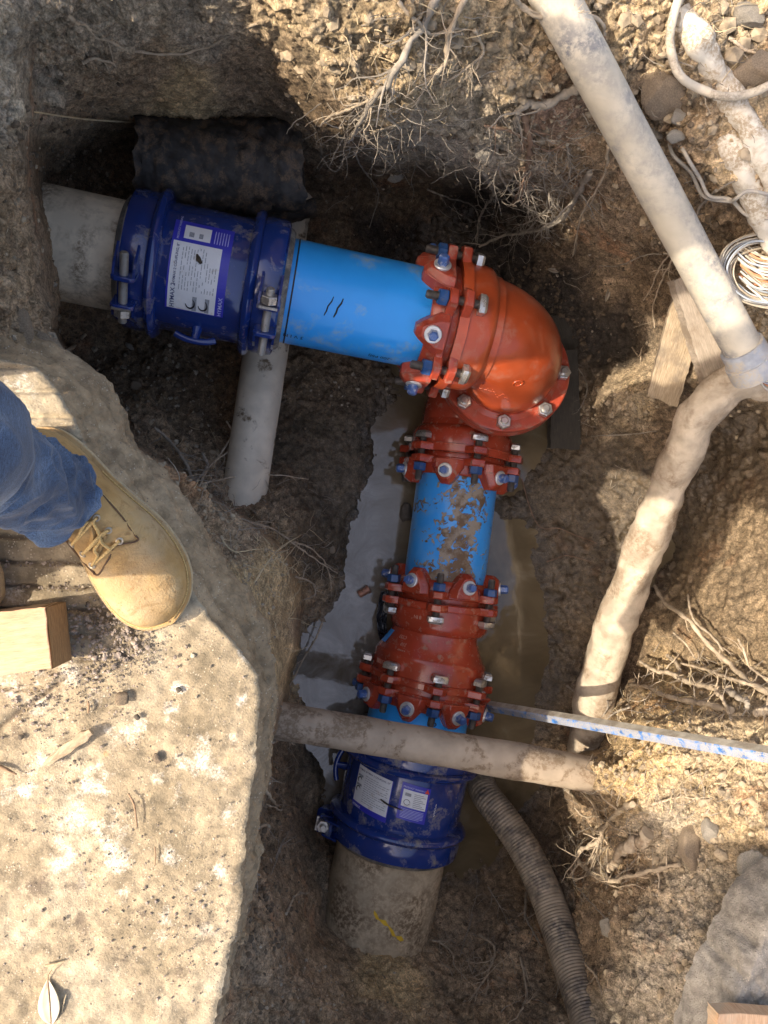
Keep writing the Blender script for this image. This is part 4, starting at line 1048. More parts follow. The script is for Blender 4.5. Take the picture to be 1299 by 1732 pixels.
# lower coupling
FC = FQ.at(s_c0-.035); LC = s_c1-s_c0+.035+.012
cp2 = coupling(FC, LC, .170, 'dark blue bolted coupling with blue warning label under the cross pipe', (deg(88), deg(80)))
def label_lower():
    r = .1705
    def mk(a_left, s_top): return lambda x, y, lift=0.0: FC.cyl(s_top-y+x*.10, deg(-a_left)-x/r, r+lift+.001)
    y0 = LC*.5+.0
    mp = mk(-47, .185)
    b = MB(); print_rect(b, mp, -.002, -.004, .112, .105, .0004); lb = b.build('label', M['lab_blue'], cp2, None); lb['label'] = 'white printed product label'
    b = MB(); print_rect(b, mp, .0, .010, .110, .105, .0010); b.build('label_panel', M['lab_white'], lb, None)
    t = MB(); print_text(t, mp, 'HYMAX 2', .002, .093, .0068, .012); print_text(t, mp, 'HYMAX 2 COUPLING, 10"', .030, .094, .0066, .01); t.build('lettering', M['lab_text'], lb, None)
    g = MB(); r_ = random.Random(5)
    for yy in (.038, .062): print_rect(g, mp, .003, yy+.014, .022, yy+.020, .0014)
    for k in range(13):
        y = .018+k*.0056; x = .030
        xm = .098 if k % 3 else .07
        while x < xm:
            w = r_.uniform(.004, .010); print_rect(g, mp, x, y, min(x+w, xm+.003), y+.0015, .0014); x += w+.002
        if k % 2: print_rect(g, mp, .098, y, .104, y+.0015, .0014)
    g.build('small_print', M['lab_grey'], lb, None)
    k = MB()
    for yy in (.044, .068):
        pts = [mp(.013+.007*math.cos(a), yy+.007*math.sin(a), .0022) for a in np.linspace(math.radians(20), math.radians(240), 12)]
        k.tube(pts, [.0005+.0009*math.sin(math.pi*i/11) for i in range(12)], 4)
    k.build('pictogram', M['ink'], lb, None)
    t = MB(); print_text(t, mp, 'HYMAX', .002, -.0015, .0085, .01); t.build('lettering', M['lab_white'], lb, None)
    mp2 = mk(-1.5, .178)
    b = MB(); print_rect(b, mp2, 0, 0, .078, .094, .0008); lb = b.build('label', M['lab_blue'], cp2, None); lb['label'] = 'blue warning label with a red triangle'
    b = MB(); print_rect(b, mp2, .006, .034, .072, .078, .0014); b.build('label_panel', M['lab_white'], lb, None)
    t = MB(); print_text(t, mp2, 'PRODUCT WARNING', .004, .082, .0062, .012, .0018); 
    for k in range(7): print_rect(t, mp2, .008, .006+k*.0036, .070-.01*(k == 0), .0072+k*.0036, .0014)
    t.build('lettering', M['lab_pale'], lb, None)
    t = MB(); t.add([mp2(.062, .080, .0022), mp2(.075, .080, .0022), mp2(.0685, .0925, .0022)], [(0, 1, 2)]); t.build('warning_triangle', M['lab_red'], lb, None)
    g = MB(); print_rect(g, mp2, .012, .062, .028, .070, .0018)
    for k in range(8):
        print_rect(g, mp2, .036, .038+k*.0046, .068-.006*(k % 3), .0396+k*.0046, .0018)
    g.build('small_print', M['lab_grey'], lb, None)
    k = MB(); pts = [mp2(.020+.008*math.cos(a), .046+.007*math.sin(a), .0022) for a in np.linspace(0, 6.0, 14)]; k.tube(pts, .0006, 4); k.build('pictogram', M['ink'], lb, None)
    s_ = MB(); pts = [mp(.088, .050, .004), mp(.100, .047, .005), mp(.115, .044, .004), mp(.13, .044, .0035), mp(.150, .044, .003)]; s_.tube(pts, [.0018, .0026, .002, .0018, .001], 6); s_.build('dirt_smear', M['dirtlump'], lb, 40)
    mp3 = mk(22, .150); c_ = MB()
    zz = [(0, 0), (.002, .004), (-.001, .008), (.003, .010), (0, .014), (.002, .018), (-.001, .021), (.003, .024), (.001, .028), (.002, .033)]
    c_.tube([mp3(x+.03, y-.01, .001) for x, y in zz], .0008, 4); c_.build('paint_scribble', M['lab_white'], cp2, None)
label_lower()
def handle2(fr, s, a, r, root): handle(fr, s, a, r, root, .085)
handle2(FC, LC*.42, deg(84), .170, cp2)
b = MB(); b.lathe(FQ, [(s_c1-.06, .10), (s_c1-.06, .1545)]+[(s_c1-.06+.06*i, .1545) for i in range(1, 12)], 72)
ac2 = b.build('cement_pipe', M['ac_brown'], None, loc=FQ.cyl(s_c1, 0, 0)); tag(ac2, 'wide brown stained cement pipe leaving the lower coupling into the bank', 'pipe')
paint_mark(FQ, .1562, [(s_c1+.150+.006*i+.004*math.sin(i), deg(4)-i*.055) for i in range(12)], .0062, 'paint_mark', 'yellow paint stroke', ac2)
# ------------------------------------------------------------------ other pipes, hoses and rods
def smooth_path(pts, n=40):
    """Catmull-Rom through 3-D points"""
    p = [V(a) for a in pts]; p = [p[0]*2-p[1]]+p+[p[-1]*2-p[-2]]; out = []
    seg = len(p)-3; per = max(2, n//seg)
    for i in range(seg):
        a, b, c, d = p[i:i+4]
        for k in range(per):
            t = k/per
            out.append(0.5*((2*b)+(c-a)*t+(2*a-5*b+4*c-d)*t*t+(3*b-a-3*c+d)*t**3))
    out.append(p[-2]); return out
def lerpv(L, t):
    x = t*(len(L)-1); i = min(int(x), len(L)-2); return L[i]+(L[i+1]-L[i])*(x-i)
def noisy_tube(name, pts, rads, seg, mat, label, cat, amp=.0, ns=20, n=60, cap=True, parent=None, seedn=0, build=True):
    path = smooth_path(pts, n); rr = [lerpv(rads, i/(len(path)-1)) for i in range(len(path))]
    b = MB(); b.tube(path, rr, seg, cap)
    if amp:
        A = np.array(b.v); C = np.repeat(np.array([tuple(p) for p in path]), seg, 0)
        d = A-C; L = np.linalg.norm(d, axis=-1, keepdims=True); d = d/(L+1e-9)
        A = A+d*(amp*fbm(A*ns, 4, seedn))[:, None]; b.v = [tuple(x) for x in A]
    o = b.build(name, mat, parent, 60, loc=path[0] if parent is None else None)
    if parent is None: tag(o, label, cat)
    return o
M['pvc_grey'] = simple('dusty_grey_conduit', (.50, .445, .35), 0.55, var=0.22, scale=9, dirt=(.17, .175, .19), dirt_amt=0.47, dirt_scale=10, bump=0.15, bscale=80, dirt_soft=0.14)
M['pvc_mud'] = simple('grey_pipe_with_mud', (.62, .56, .45), 0.6, var=0.1, scale=20, dirt=(.17, .125, .08), dirt_amt=0.40, dirt_scale=9, bump=0.25, bscale=120, dirt_soft=0.02)
M['pvc_brown'] = simple('mud_coated_pipe', (.36, .29, .215), 0.7, var=0.14, scale=16, dirt=(.20, .145, .095), dirt_amt=0.45, dirt_scale=12, bump=0.4, bscale=100, dirt_soft=0.03)
M['mudhose'] = simple('clay_coated_pipe', (.44, .37, .28), 0.85, var=0.22, scale=18, dirt=(.24, .175, .115), dirt_amt=0.47, dirt_scale=11, bump=0.9, bscale=110, dirt_soft=0.07)
noisy_tube('thin_grey_pipe', [P(492, 330, -.93), P(455, 560, -.93), P(412, 845, -.93), P(395, 950, -.93)], [.0575]*4, 48, M['pvc_mud'], 'light grey pipe with mud patches passing underneath the upper coupling', 'pipe', .0006)
noisy_tube('cross_pipe', [P(400, 1206, -.72), P(480, 1220, -.72), P(750, 1266, -.72), P(975, 1305, -.72), P(1150, 1334, -.72)], [.0432, .0432, .0436, .0445, .046], 48, M['pvc_brown'], 'muddy tan pipe crossing above the lower coupling', 'pipe', .0022, 14)
cz = lambda t: .015-.26*t
gp = thing('dusty_conduit', 'long pale grey conduit slanting across the upper right corner of the pit', 'pipe', P(940, 0, 0))
noisy_tube('conduit_pipe', [P(865, -140, .03), P(940, 0, .01), P(1104, 305, -.10), P(1258, 592, -.21)], [.0335, .0335, .0335, .0345], 48, M['pvc_grey'], None, None, .0004, parent=gp)
c0_, c1_ = P(1244, 568, -.2), P(1279, 630, -.225)
fc = Fr(c0_, c1_-c0_)
L_ = (c1_-c0_).length
b = MB(); b.lathe(fc, [(L_*.28, .034), (L_*.28, .040), (L_*.62, .041), (L_*.63, .045), (L_*.9, .046), (L_*1.0, .046), (L_*1.02, .043), (L_*1.02, .03), (L_*.8, .028), (L_*.8, .0)], 48)
M['collar'] = simple('dusty_blue_grey_collar', (.30, .32, .35), 0.6, var=.15, dirt=(.42, .37, .30), dirt_amt=.5, dirt_scale=20)
b.build('end_collar', M['collar'], gp, 35)
mh = [P(1300, 648, -.36), P(1262, 640, -.36), P(1214, 668, -.40), P(1168, 735, -.48), P(1132, 822, -.58), P(1094, 920, -.68), P(1056, 1020, -.78), P(1024, 1110, -.86), P(1004, 1200, -.92), P(992, 1290, -.98), P(985, 1370, -1.1)]
noisy_tube('clay_coated_pipe', mh, [.036, .040, .042, .043, .044, .047, .050, .053, .054, .055, .055], 40, M['mudhose'], 'bent pipe caked in pale clay coming down the right bank', 'pipe', .0075, 17, n=150, seedn=3)
# corrugated hose
hp = smooth_path([P(808, 1312, -1.14), P(822, 1345, -1.05), P(850, 1382, -.99), P(886, 1435, -.93), P(918, 1500, -.86), P(944, 1570, -.78), P(968, 1640, -.69), P(992, 1710, -.60), P(1014, 1790, -.5), P(1030, 1860, -.42)], 560)
def hose():
    b = MB(); n = len(hp); L = 0; rr = []
    for i in range(n):
        if i: L += (hp[i]-hp[i-1]).length
        c = .5+.5*math.cos(2*math.pi*L/.0085)
        rr.append((.0405+.004*i/n)+.0022*(c**.6))
    b.tube(hp, rr, 28); return b
def hose_mat():
    m, nt, b = newmat('black_corrugated_hose'); n = N(nt)
    d = n.ramp(n.noise(10, 4, 0.6, vec=n.mapped((1, 1, 1)), dist=.5), [(.36, 0), (.56, 1)])
    d2 = n.math('MAXIMUM', d, n.ramp(n.noise(60, 4, .7), [(.38, .15), (.60, .9)]))
    c = n.mix(d2, (.022, .024, .030), n.ramp(n.noise(30, 3), [(.3, (.20, .165, .125)), (.7, (.32, .27, .21))]))
    n.link(c, b.inputs['Base Color']); b.inputs['Roughness'].default_value = .55; return m
M['hose'] = hose_mat()
ho = hose().build('corrugated_hose', M['hose'], None, 60, loc=hp[60]); tag(ho, 'black corrugated hose smeared with dry mud at the bottom of the pit', 'hose')
# square bar with worn blue paint
def bar():
    a, e = P(826, 1194, -1.01), P(1345, 1284, -.10)
    f = Fr(a, e-a); L = (e-a).length
    root = thing('digging_bar', 'long square steel bar with worn blue paint leaning in from the right', 'bar', a)
    f2 = Fr(a, e-a, f.x*math.cos(.785)+f.y*math.sin(.785))
    w = .0122; c = .003
    pr = [(-w, -w+c), (-w+c, -w), (w-c, -w), (w, -w+c), (w, w-c), (w-c, w), (-w+c, w), (-w, w-c)]
    def face(k0, ks, name, m):
        b = MB(); nseg = 30
        for k in ks:
            x0, y0 = pr[k]; x1, y1 = pr[(k+1) % 8]
            b.add([f2.p(x0, y0, L*i/nseg) for i in range(nseg+1)]+[f2.p(x1, y1, L*i/nseg) for i in range(nseg+1)], [(i, nseg+1+i, nseg+2+i, i+1) for i in range(nseg)])
        if name == 'bar_core': b.add([f2.p(x, y, 0) for x, y in pr], [tuple(range(8))])
        return b.build(name, m, root, None)
    # which faces look up
    up = [k for k in range(8) if ((f2.x*(pr[k][0]+pr[(k+1) % 8][0])+f2.y*(pr[k][1]+pr[(k+1) % 8][1])).normalized()).dot(V((-.05, .80, .55))) > .60]
    rest = [k for k in range(8) if k not in up]
    face(0, rest, 'bar_core', M['barblue']); face(0, up, 'muddy_side', M['barmud'])
M['barblue'] = simple('worn_blue_paint', (.035, .15, .42), 0.55, var=.3, dirt=(.34, .32, .275), dirt_amt=.57, dirt_scale=60, dirt_soft=.04)
M['barmud'] = simple('mud_on_steel', (.36, .33, .27), 0.8, var=.2, dirt=(.25, .21, .16), dirt_amt=.45, dirt_scale=25, bump=.4)
bar()

# ------------------------------------------------------------------ timber
def wood_mat(name, lo, hi, scale=1.0, dirt=None, amt=.4, rot=0.0):
    m, nt, b = newmat(name); n = N(nt)
    v = n.mapped((3*scale, 3*scale, 40*scale))
    g = n.noise(9, 5, 0.6, vec=v, dist=.6); c = n.ramp(g, [(.3, lo), (.55, tuple((a+b_)/2 for a, b_ in zip(lo, hi))), (.72, hi)])
    fine = n.noise(30, 4, 0.65, vec=v); c = n.mix(1.0, c, n.ramp(fine, [(.3, .75), (.7, 1.2)]), 'MULTIPLY')
    if dirt: c = n.mix(n.math('MULTIPLY', n.ramp(n.noise(12, 5, .6), [(1-amt-.06, 0), (1-amt+.08, 1)]), .8), c, dirt)
    n.link(c, b.inputs['Base Color']); b.inputs['Roughness'].default_value = .8
    n.link(n.bump(fine, .5, .002), b.inputs['Normal']); return m
def board(name, c4, th, mat, label, cat='plank', rough=.0015, parent=None):
    """c4: four upper corners (world) in order; board grows downwards. mesh lives in a local frame whose x runs along the first edge and z across the grain"""
    c4 = [V(c) for c in c4]; o = c4[0]
    long = (c4[3]-c4[0])+(c4[2]-c4[1]); wide = (c4[1]-c4[0])
    xx = long.normalized(); nn = xx.cross(wide).normalized()
    if nn.z < 0: nn = -nn
    zz = xx.cross(nn)
    Mx = Matrix((xx, nn, zz)).transposed(); Mi = Mx.inverted()
    b = MB(); nu, nv = 24, 6
    top = [[c4[0].lerp(c4[3], i/nu).lerp(c4[1].lerp(c4[2], i/nu), j/nv) for j in range(nv+1)] for i in range(nu+1)]
    def loc(p): 
        return Mi@(p-o)
    vs = []; 
    for i in range(nu+1):
        for j in range(nv+1):
            p = loc(top[i][j]); 
            if j in (0, nv): p.z += rough*rnd.uniform(-1, 1)
            if i in (0, nu): p.x += rough*1.5*rnd.uniform(-1, 1)
            vs.append(p)
    n0 = len(vs); vs += [V((p.x, p.y-th, p.z)) for p in vs]
    fs = []; idx = lambda i, j: i*(nv+1)+j
    for i in range(nu):
        for j in range(nv):
            fs.append((idx(i, j), idx(i+1, j), idx(i+1, j+1), idx(i, j+1))); fs.append((n0+idx(i, j), n0+idx(i, j+1), n0+idx(i+1, j+1), n0+idx(i+1, j)))
    for i in range(nu):
        for j in (0, nv): fs.append((idx(i, j), idx(i+1, j), n0+idx(i+1, j), n0+idx(i, j)))
    for j in range(nv):
        for i in (0, nu): fs.append((idx(i, j), idx(i, j+1), n0+idx(i, j+1), n0+idx(i, j)))
    b.add(vs, fs); me = b.mesh(name, mat, None)
    ob = bpy.data.objects.new(name, me); col.objects.link(ob)
    M4 = Mx.to_4x4()
    if parent: M4.translation = o-parent_loc(parent); ob.parent = parent
    else: M4.translation = o; tag(ob, label, cat)
    ob.matrix_basis = M4
    bv = ob.modifiers.new('bevel', 'BEVEL'); bv.width = .0015; bv.segments = 2; bv.limit_method = 'ANGLE'; bv.angle_limit = math.radians(50)
    return ob
M['plank_grey'] = wood_mat('weathered_plank', (.27, .22, .17), (.42, .36, .29), 1.0, (.22, .17, .12), .42)
M['plank_tan'] = wood_mat('split_plank', (.24, .17, .10), (.52, .43, .31), 1.2, (.16, .13, .10), .45)
M['plank_dark'] = wood_mat('soaked_plank', (.030, .027, .022), (.075, .065, .05), 1.0, (.10, .085, .065), .4)
M['lumber'] = wood_mat('pine_lumber', (.52, .30, .17), (.68, .47, .30), 0.7, (.48, .38, .27), .45)
M['endgrain'] = wood_mat('dark_end_grain', (.16, .085, .035), (.42, .26, .12), 2.2)
board('wooden_plank', [P(1140, 474, -.44), P(1222, 446, -.42), P(1290, 628, -.44), P(1196, 654, -.47)], .035, M['plank_grey'], 'grey plank lying under the end of the pale conduit')
board('wooden_plank', [P(1140, 506, -.53), P(1186, 560, -.53), P(1146, 688, -.60), P(1096, 668, -.60)], .025, M['plank_tan'], 'short split plank with streaky grain leaning beside the grey plank')
board('wooden_plank', [P(934, 592, -1.03), P(977, 590, -1.03), P(984, 760, -1.06), P(932, 758, -1.06)], .03, M['plank_dark'], 'black soaked plank standing in the water right of the elbow flange')
board('wooden_plank', [P(912, 540, -1.05), P(968, 526, -1.05), P(988, 600, -1.07), P(936, 616, -1.07)], .03, M['plank_dark'], 'short black plank behind the big elbow')
# square lumber on the slab
def lumber():
    h = .062
    root = thing('wood_block', 'sawn end of a pinkish square timber lying on the slab', 'timber', P(97, 1030, 0))
    a, b_ = P(77, 1028, h), P(88, 1131, h)
    al, bl = P(-150, 1056, h), P(-150, 1163, h)
    board('timber_body', [a, b_, bl, al], h-.002, M['lumber'], None, parent=root, rough=.0006)
    ex = (a-al).normalized()*.0012
    e = MB(); n = 8
    top = [a.lerp(b_, i/n)+ex for i in range(n+1)]
    vs = []
    for k in range(6):
        vs += [V((p.x+.010*k/5, p.y, p.z-(h-.002)*k/5)) for p in top]
    fs = [(r*(n+1)+i, r*(n+1)+i+1, (r+1)*(n+1)+i+1, (r+1)*(n+1)+i) for r in range(5) for i in range(n)]
    for p in (top,):
        pass
    e.add(vs, fs); m_ = len(e.v)
    # close the slanted end back to the body
    back = [V((v.x-.013, v.y, v.z)) for v in [V(x) for x in e.v]]
    e.add(back, [f[::-1] for f in fs])
    for k in range(5):
        for j in (0, n): e.f.append((k*(n+1)+j, (k+1)*(n+1)+j, m_+(k+1)*(n+1)+j, m_+k*(n+1)+j))
    e.build('end_grain', M['endgrain'], root, None)
lumber()
# charred log
M['char'] = simple('charred_wood', (.026, .024, .023), 0.72, var=.5, scale=40, dirt=(.13, .09, .058), dirt_amt=.46, dirt_scale=32, bump=.9, bscale=60)
def log():
    pts = [P(236, 268, -.66), P(300, 280, -.665), P(380, 284, -.67), P(450, 282, -.67), P(506, 280, -.67)]
    path = smooth_path(pts, 90); b = MB(); seg = 64
    b.tube(path, [.100]*len(path), seg, True)
    A = np.array(b.v); C = np.repeat(np.array([tuple(p) for p in path]), seg, 0); d = A-C; d /= np.linalg.norm(d, axis=-1, keepdims=True)
    q = A*np.array([6, 22, 22]); w, wid = worley(A*np.array([9, 30, 30]), 5)
    dd = .004*fbm(q, 3, 3)+.003*(.5-w)+.005*fbm(A*70, 4, 4)+.002*fbm(A*220, 2, 6)
    A = A+d*dd[:, None]
    endm = np.zeros(len(A)); k = np.arange(len(path)); 
    s = np.repeat(np.minimum(k, len(path)-1-k), seg)
    A[:, 0] += np.where(s < 4, .010*fbm(A*40, 3, 9), 0)
    b.v = [tuple(x) for x in A]
    o = b.build('charred_log', M['char'], None, 60, loc=path[10]); tag(o, 'blackened log stub lying behind the upper coupling', 'log')
log()
noisy_tube('charred_branch', [P(300, 352, -.80), P(380, 362, -.82), P(460, 360, -.83), P(532, 350, -.84)], [.022, .035, .033, .022], 20, M['char'], 'thin black stick of burnt wood under the charred log', 'log', .008, 30)

# ------------------------------------------------------------------ rocks
def rockmat(name, c, v=.2): return simple(name, c, .85, var=v, scale=18, dirt=tuple(x*.62 for x in c), dirt_amt=.42, dirt_scale=20, bump=.9, bscale=90, dirt_soft=.12)
M['rock_grey'] = rockmat('grey_rock', (.30, .27, .225)); M['rock_pale'] = rockmat('pale_concrete_chunk', (.34, .31, .26)); M['rock_brown'] = rockmat('brown_rock', (.26, .20, .14)); M['rock_dark'] = rockmat('dark_rock', (.12, .10, .08))
def rock_mesh(seed, sub=3, flat=.6, name='rock', m=None, size=1.0, sharp=.6):
    import bmesh
    bm = bmesh.new(); bmesh.ops.create_icosphere(bm, subdivisions=sub, radius=1.0)
    r_ = random.Random(seed); planes = [(V((r_.gauss(0, 1), r_.gauss(0, 1), r_.gauss(0, 1))).normalized(), r_.uniform(.45, .85)) for _ in range(int(10))]
    A = np.array([tuple(v.co) for v in bm.verts])
    for nrm, d in planes:
        nn = np.array(nrm); t = A@nn; A = A-np.outer(np.maximum(t-d, 0)*sharp*1.5, nn)
    A = A*(1+.10*fbm(A*2.2+seed, 4, seed)+.03*fbm(A*9+seed, 2, seed+3))[:, None]
    A = A*np.array([1, 1, flat])*size
    for v, a in zip(bm.verts, A): v.co = a
    me = bpy.data.meshes.new(name); bm.to_mesh(me); bm.free(); me.materials.append(m); finish(me, 50); return me
def rock(px, py, size, label, m='rock_grey', sq=(1, 1, .6), rot=0, seed=None, name='rock', off=0.0, cat='rock', z=None):
    seed = seed if seed is not None else int(px*7+py)
    me = rock_mesh(seed, 4 if size > .02 else 3, 1.0, name, M[m], 1.0)
    o = bpy.data.objects.new(name, me); col.objects.link(o)
    o.location = S(px, py, off) if z is None else P(px, py, z); o.scale = (size*sq[0], size*sq[1], size*sq[2]); o.rotation_euler = (rnd.uniform(-.2, .2), rnd.uniform(-.2, .2), rot)
    return tag(o, label, cat)
rock(1122, 150, .052, 'dark angular rock in the shade right of the conduit', 'rock_brown', (.9, 1.05, .6), .3)
rock(1157, 196, .017, 'small round grey pebble below the angular rock', 'rock_grey')
rock(1160, 221, .019, 'small pale rectangular stone below the grey pebble', 'rock_pale', (1.1, .7, .5), .1)
rock(1100, 215, .030, 'sunlit flat clod touching the right side of the conduit', 'rock_grey', (.9, 1.1, .5), .5)
rock(1278, 1478, .042, 'grey stone in the shade above the concrete chunk', 'rock_pale', (.8, 1.25, .7), .4)
rock(158, 648, .014, 'white pebble in the dark pit below the cement pipe', 'rock_pale')
rock(222, 584, .013, 'oval white pebble left of the coupling underside', 'rock_pale', (1, 1.4, .7), .5)
rock(232, 656, .015, 'brown flat pebble on the dark pit floor', 'rock_brown')
rock(335, 572, .018, 'pale stone chip just under the upper coupling', 'rock_pale', (1.4, .8, .6), .2)
rock(72, 606, .050, 'flat brown stone projecting from the bank above the slab', 'rock_brown', (1.1, .8, .45), -.6, off=-.01)
rock(30, 560, .05, 'brown clod at the left edge above the slab corner', 'rock_brown', (1.0, .8, .5), -.6, off=-.02)
rock(1165, 595, .014, 'small clod beside the split plank', 'rock_brown')
rock(1268, 25, .028, 'sunlit tan clod in the top right corner', 'rock_grey')
rock(1285, 110, .045, 'dark shaded clod at the right edge inside the cable loop', 'rock_brown', (1, .8, .8), .3)
rock(1275, 1265, .02, 'tan clod resting under the digging bar', 'rock_brown')
rock(1205, 1408, .026, 'grey brown clod at the edge of the shadow', 'rock_grey', (.8, 1.2, .7), .2)
rock(1170, 1430, .040, 'large clay lump left of the shaded grey clod', 'rock_brown', (.8, 1.3, .7), -.2)
rock(1025, 1570, .022, 'small grey stone right of the corrugated hose', 'rock_grey', (.7, 1.3, .7), .2)
rock(560, 930, .012, 'small clod on the mud left of the muddy pipe', 'rock_brown')
rock(686, 862, .030, 'wet mud lump pressed against the left of the muddy blue pipe', 'rock_dark', (.7, 1.3, .8), 0, z=-1.13)
rock(670, 298, .022, 'pale white stone in the far wall recess', 'rock_pale', (1.3, .8, .7), .2)
rock(820, 262, .024, 'tan clod catching the sun above the dark recess', 'rock_grey', (1.0, 1.1, .8), .2, off=.02)
# pebbles on the slab
for (x, y, s, lb) in ((206, 1182, .010, 'largest brown pebble on the slab below the wood block'), (265, 1283, .008, 'orange brown pebble in the middle of the slab'), (232, 1212, .005, 'tiny dark pebble right of the largest pebble'), (302, 1168, .005, 'tiny dark pebble near the slab edge'), (36, 1246, .005, 'small pebble beside the pale twig')):
    o = rock(x, y, s, lb, 'rock_brown' if 'brown' in lb else 'rock_dark', name='pebble', cat='pebble', z=s*.35)

def chunk(outline, z, th, label, m, name='concrete_chunk'):
    pts = [P(x, y, z) for x, y in outline]; c = sum(pts, V((0, 0, 0)))/len(pts); n = 160
    ang = sorted([(math.atan2(p.y-c.y, p.x-c.x), (p-c).length) for p in pts]); A = np.array([a for a, _ in ang]); R = np.array([r for _, r in ang])
    A3 = np.concatenate([A-2*math.pi, A, A+2*math.pi]); R3 = np.concatenate([R, R, R])
    th_ = np.linspace(-math.pi, math.pi, n, endpoint=False); r = np.interp(th_, A3, R3)
    rings = []
    for k in range(1, 46): rings.append((k/45, 0))
    for (f, d) in ((1.01, .10), (1.03, .25), (1.05, .42), (1.06, .6), (1.07, .8), (1.06, 1.0)): rings.append((f, -d*th))
    X = []
    for f, dz in rings: X.append(np.stack([c.x+np.cos(th_)*r*f, c.y+np.sin(th_)*r*f, np.full(n, z+dz)], -1))
    X = np.array(X); fr_ = np.array([f for f, _ in rings])[:, None]
    nz = fbm(X*14, 5, 9); w, wid = worley(X*30, 4)
    X[..., 2] += .0030*nz+.0025*fbm(X*60, 4, 8)-.012*np.clip((fr_-.86)/.14, 0, 1)**2
    rad = np.stack([np.cos(th_), np.sin(th_), th_*0], -1)[None]
    X = X+rad*((.005*nz+.006*fbm(X*50, 3, 2))*np.clip((fr_-.93)/.07, 0, 1))[..., None]
    b = MB(); vs = [tuple(x) for x in X.reshape(-1, 3)]+[(c.x, c.y, z)]
    H = len(rings); fs = [(i*n+k, i*n+(k+1) % n, (i+1)*n+(k+1) % n, (i+1)*n+k) for i in range(H-1) for k in range(n)]+[(H*n, (k+1) % n, k) for k in range(n)]
    fs = [f[::-1] for f in fs]
    b.add(vs, fs); o = b.build(name, m, None, 70, loc=c)
    return tag(o, label, 'concrete chunk')
chunk([(1362, 1505), (1325, 1535), (1302, 1560), (1284, 1605), (1262, 1655), (1235, 1700), (1222, 1745), (1205, 1840), (1300, 1880), (1450, 1840), (1460, 1600)], -.10, .10, 'big broken chunk of grey concrete in the lower right corner', M['concrete_grey'])
board('wooden_board', [P(1216, 1714, -.05), P(1420, 1722, -.05), P(1420, 1850, -.05), P(1216, 1850, -.05)], .03, M['lumber'], 'pale sawn board end on top of the concrete chunk', 'board')

# ------------------------------------------------------------------ half buried pale pipe at the upper right
M['pale'] = simple('limed_clay', (.62, .58, .50), 0.85, var=.12, scale=22, dirt=(.34, .27, .19), dirt_amt=.52, dirt_scale=22, bump=.6, bscale=80)
noisy_tube('buried_pipe', [S(1150, 20, -.012), S(1185, 78, -.008), S(1225, 145, -.008), S(1270, 225, -.006), S(1320, 310, -.01)], [.018, .020, .022, .022, .022], 24, M['pale'], 'half buried whitish pipe in the sunlit soil inside the cable loop', 'pipe', .006, 30, n=80)
noisy_tube('buried_pipe', [S(1228, 225, -.016), S(1250, 270, -.010), S(1290, 350, -.010), S(1330, 430, -.02)], [.016, .024, .026, .026], 24, M['pale'], 'whitish pipe end poking out of the soil at the right edge', 'pipe', .005, 30, n=60)

# ------------------------------------------------------------------ cables and wires
M['cable'] = simple('muddy_cable', (.50, .44, .35), .6, var=.1, dirt=(.26, .22, .17), dirt_amt=.5, dirt_scale=30)
M['cable_dark'] = simple('grey_cable', (.30, .28, .25), .6, var=.1, dirt=(.42, .37, .30), dirt_amt=.45, dirt_scale=30)
noisy_tube('cable_loop', [S(x, y, o) for x, y, o in ((1175, -60, .03), (1152, -5, .035), (1137, 45, .04), (1137, 88, .04), (1153, 125, .04), (1183, 150, .035), (1222, 163, .035), (1262, 160, .035), (1300, 145, .03), (1350, 110, .03))], [.0068]*2, 12, M['cable'], 'thick mud covered cable looping through the top right corner', 'cable', .0008, 60, n=90)
noisy_tube('thin_wire', [S(1133, 232, .01), S(1150, 246, .03), S(1176, 268, .035), S(1192, 296, .04), S(1208, 322, .05), S(1236, 338, .06), S(1268, 362, .04), S(1310, 372, .03)], [.0034]*2, 8, M['cable_dark'], 'grey wire running down to the right edge below the half buried pipe', 'wire', .0, n=70)
noisy_tube('thin_wire', [S(1135, 240, .01), S(1146, 262, .03), S(1170, 290, .03), S(1200, 318, .04), S(1238, 341, .065), S(1252, 328, .065), S(1272, 318, .05), S(1310, 330, .03)], [.0034]*2, 8, M['cable_dark'], 'grey wire that hooks up again before the right edge', 'wire', .0, n=70)
def wires():
    root = thing('wire_bundle', 'tangled bundle of pale and orange wires at the right edge', 'wires', S(1290, 460, .0))
    cols = [M['wire_white'], M['wire_white'], M['wire_cream'], M['wire_orange'], M['wire_cream'], M['wire_white'], M['wire_blue']]
    r_ = random.Random(9)
    for k in range(44):
        z = -.20+r_.uniform(-.02, .03); y0 = 425+r_.uniform(-12, 30)
        if k < 8:
            R = 46+k*3.2; pts = []
            for i in range(9):
                a = math.radians(20+i*30); pts.append(P(1292+math.cos(a)*R*1.15+r_.uniform(-2, 2), 462-math.sin(a)*R*.92-k+r_.uniform(-2, 2), z+.02))
            pts.append(P(1340, 505+k*3, z+.03))
        else:
            x0 = 1252+r_.uniform(-6, 14); yy = 420+(k-7)*2.2
            pts = [P(x0, yy-14, z), P(x0+20, yy+2, z+.012), P(1300, yy+10+r_.uniform(-4, 4), z+.02), P(1360, yy+14+r_.uniform(-12, 12), z+.02)]
        b = MB(); b.tube(smooth_path(pts, 40), .0019, 6)
        b.build('wire', cols[r_.randrange(len(cols))], root, 60)
M['wire_white'] = simple('white_wire', (.50, .47, .41), .5, var=.25); M['wire_cream'] = simple('cream_wire', (.40, .34, .25), .5, var=.1); M['wire_orange'] = simple('orange_wire', (.55, .22, .10), .5, var=.1); M['wire_blue'] = simple('grey_blue_wire', (.34, .38, .42), .5, var=.1)
wires()
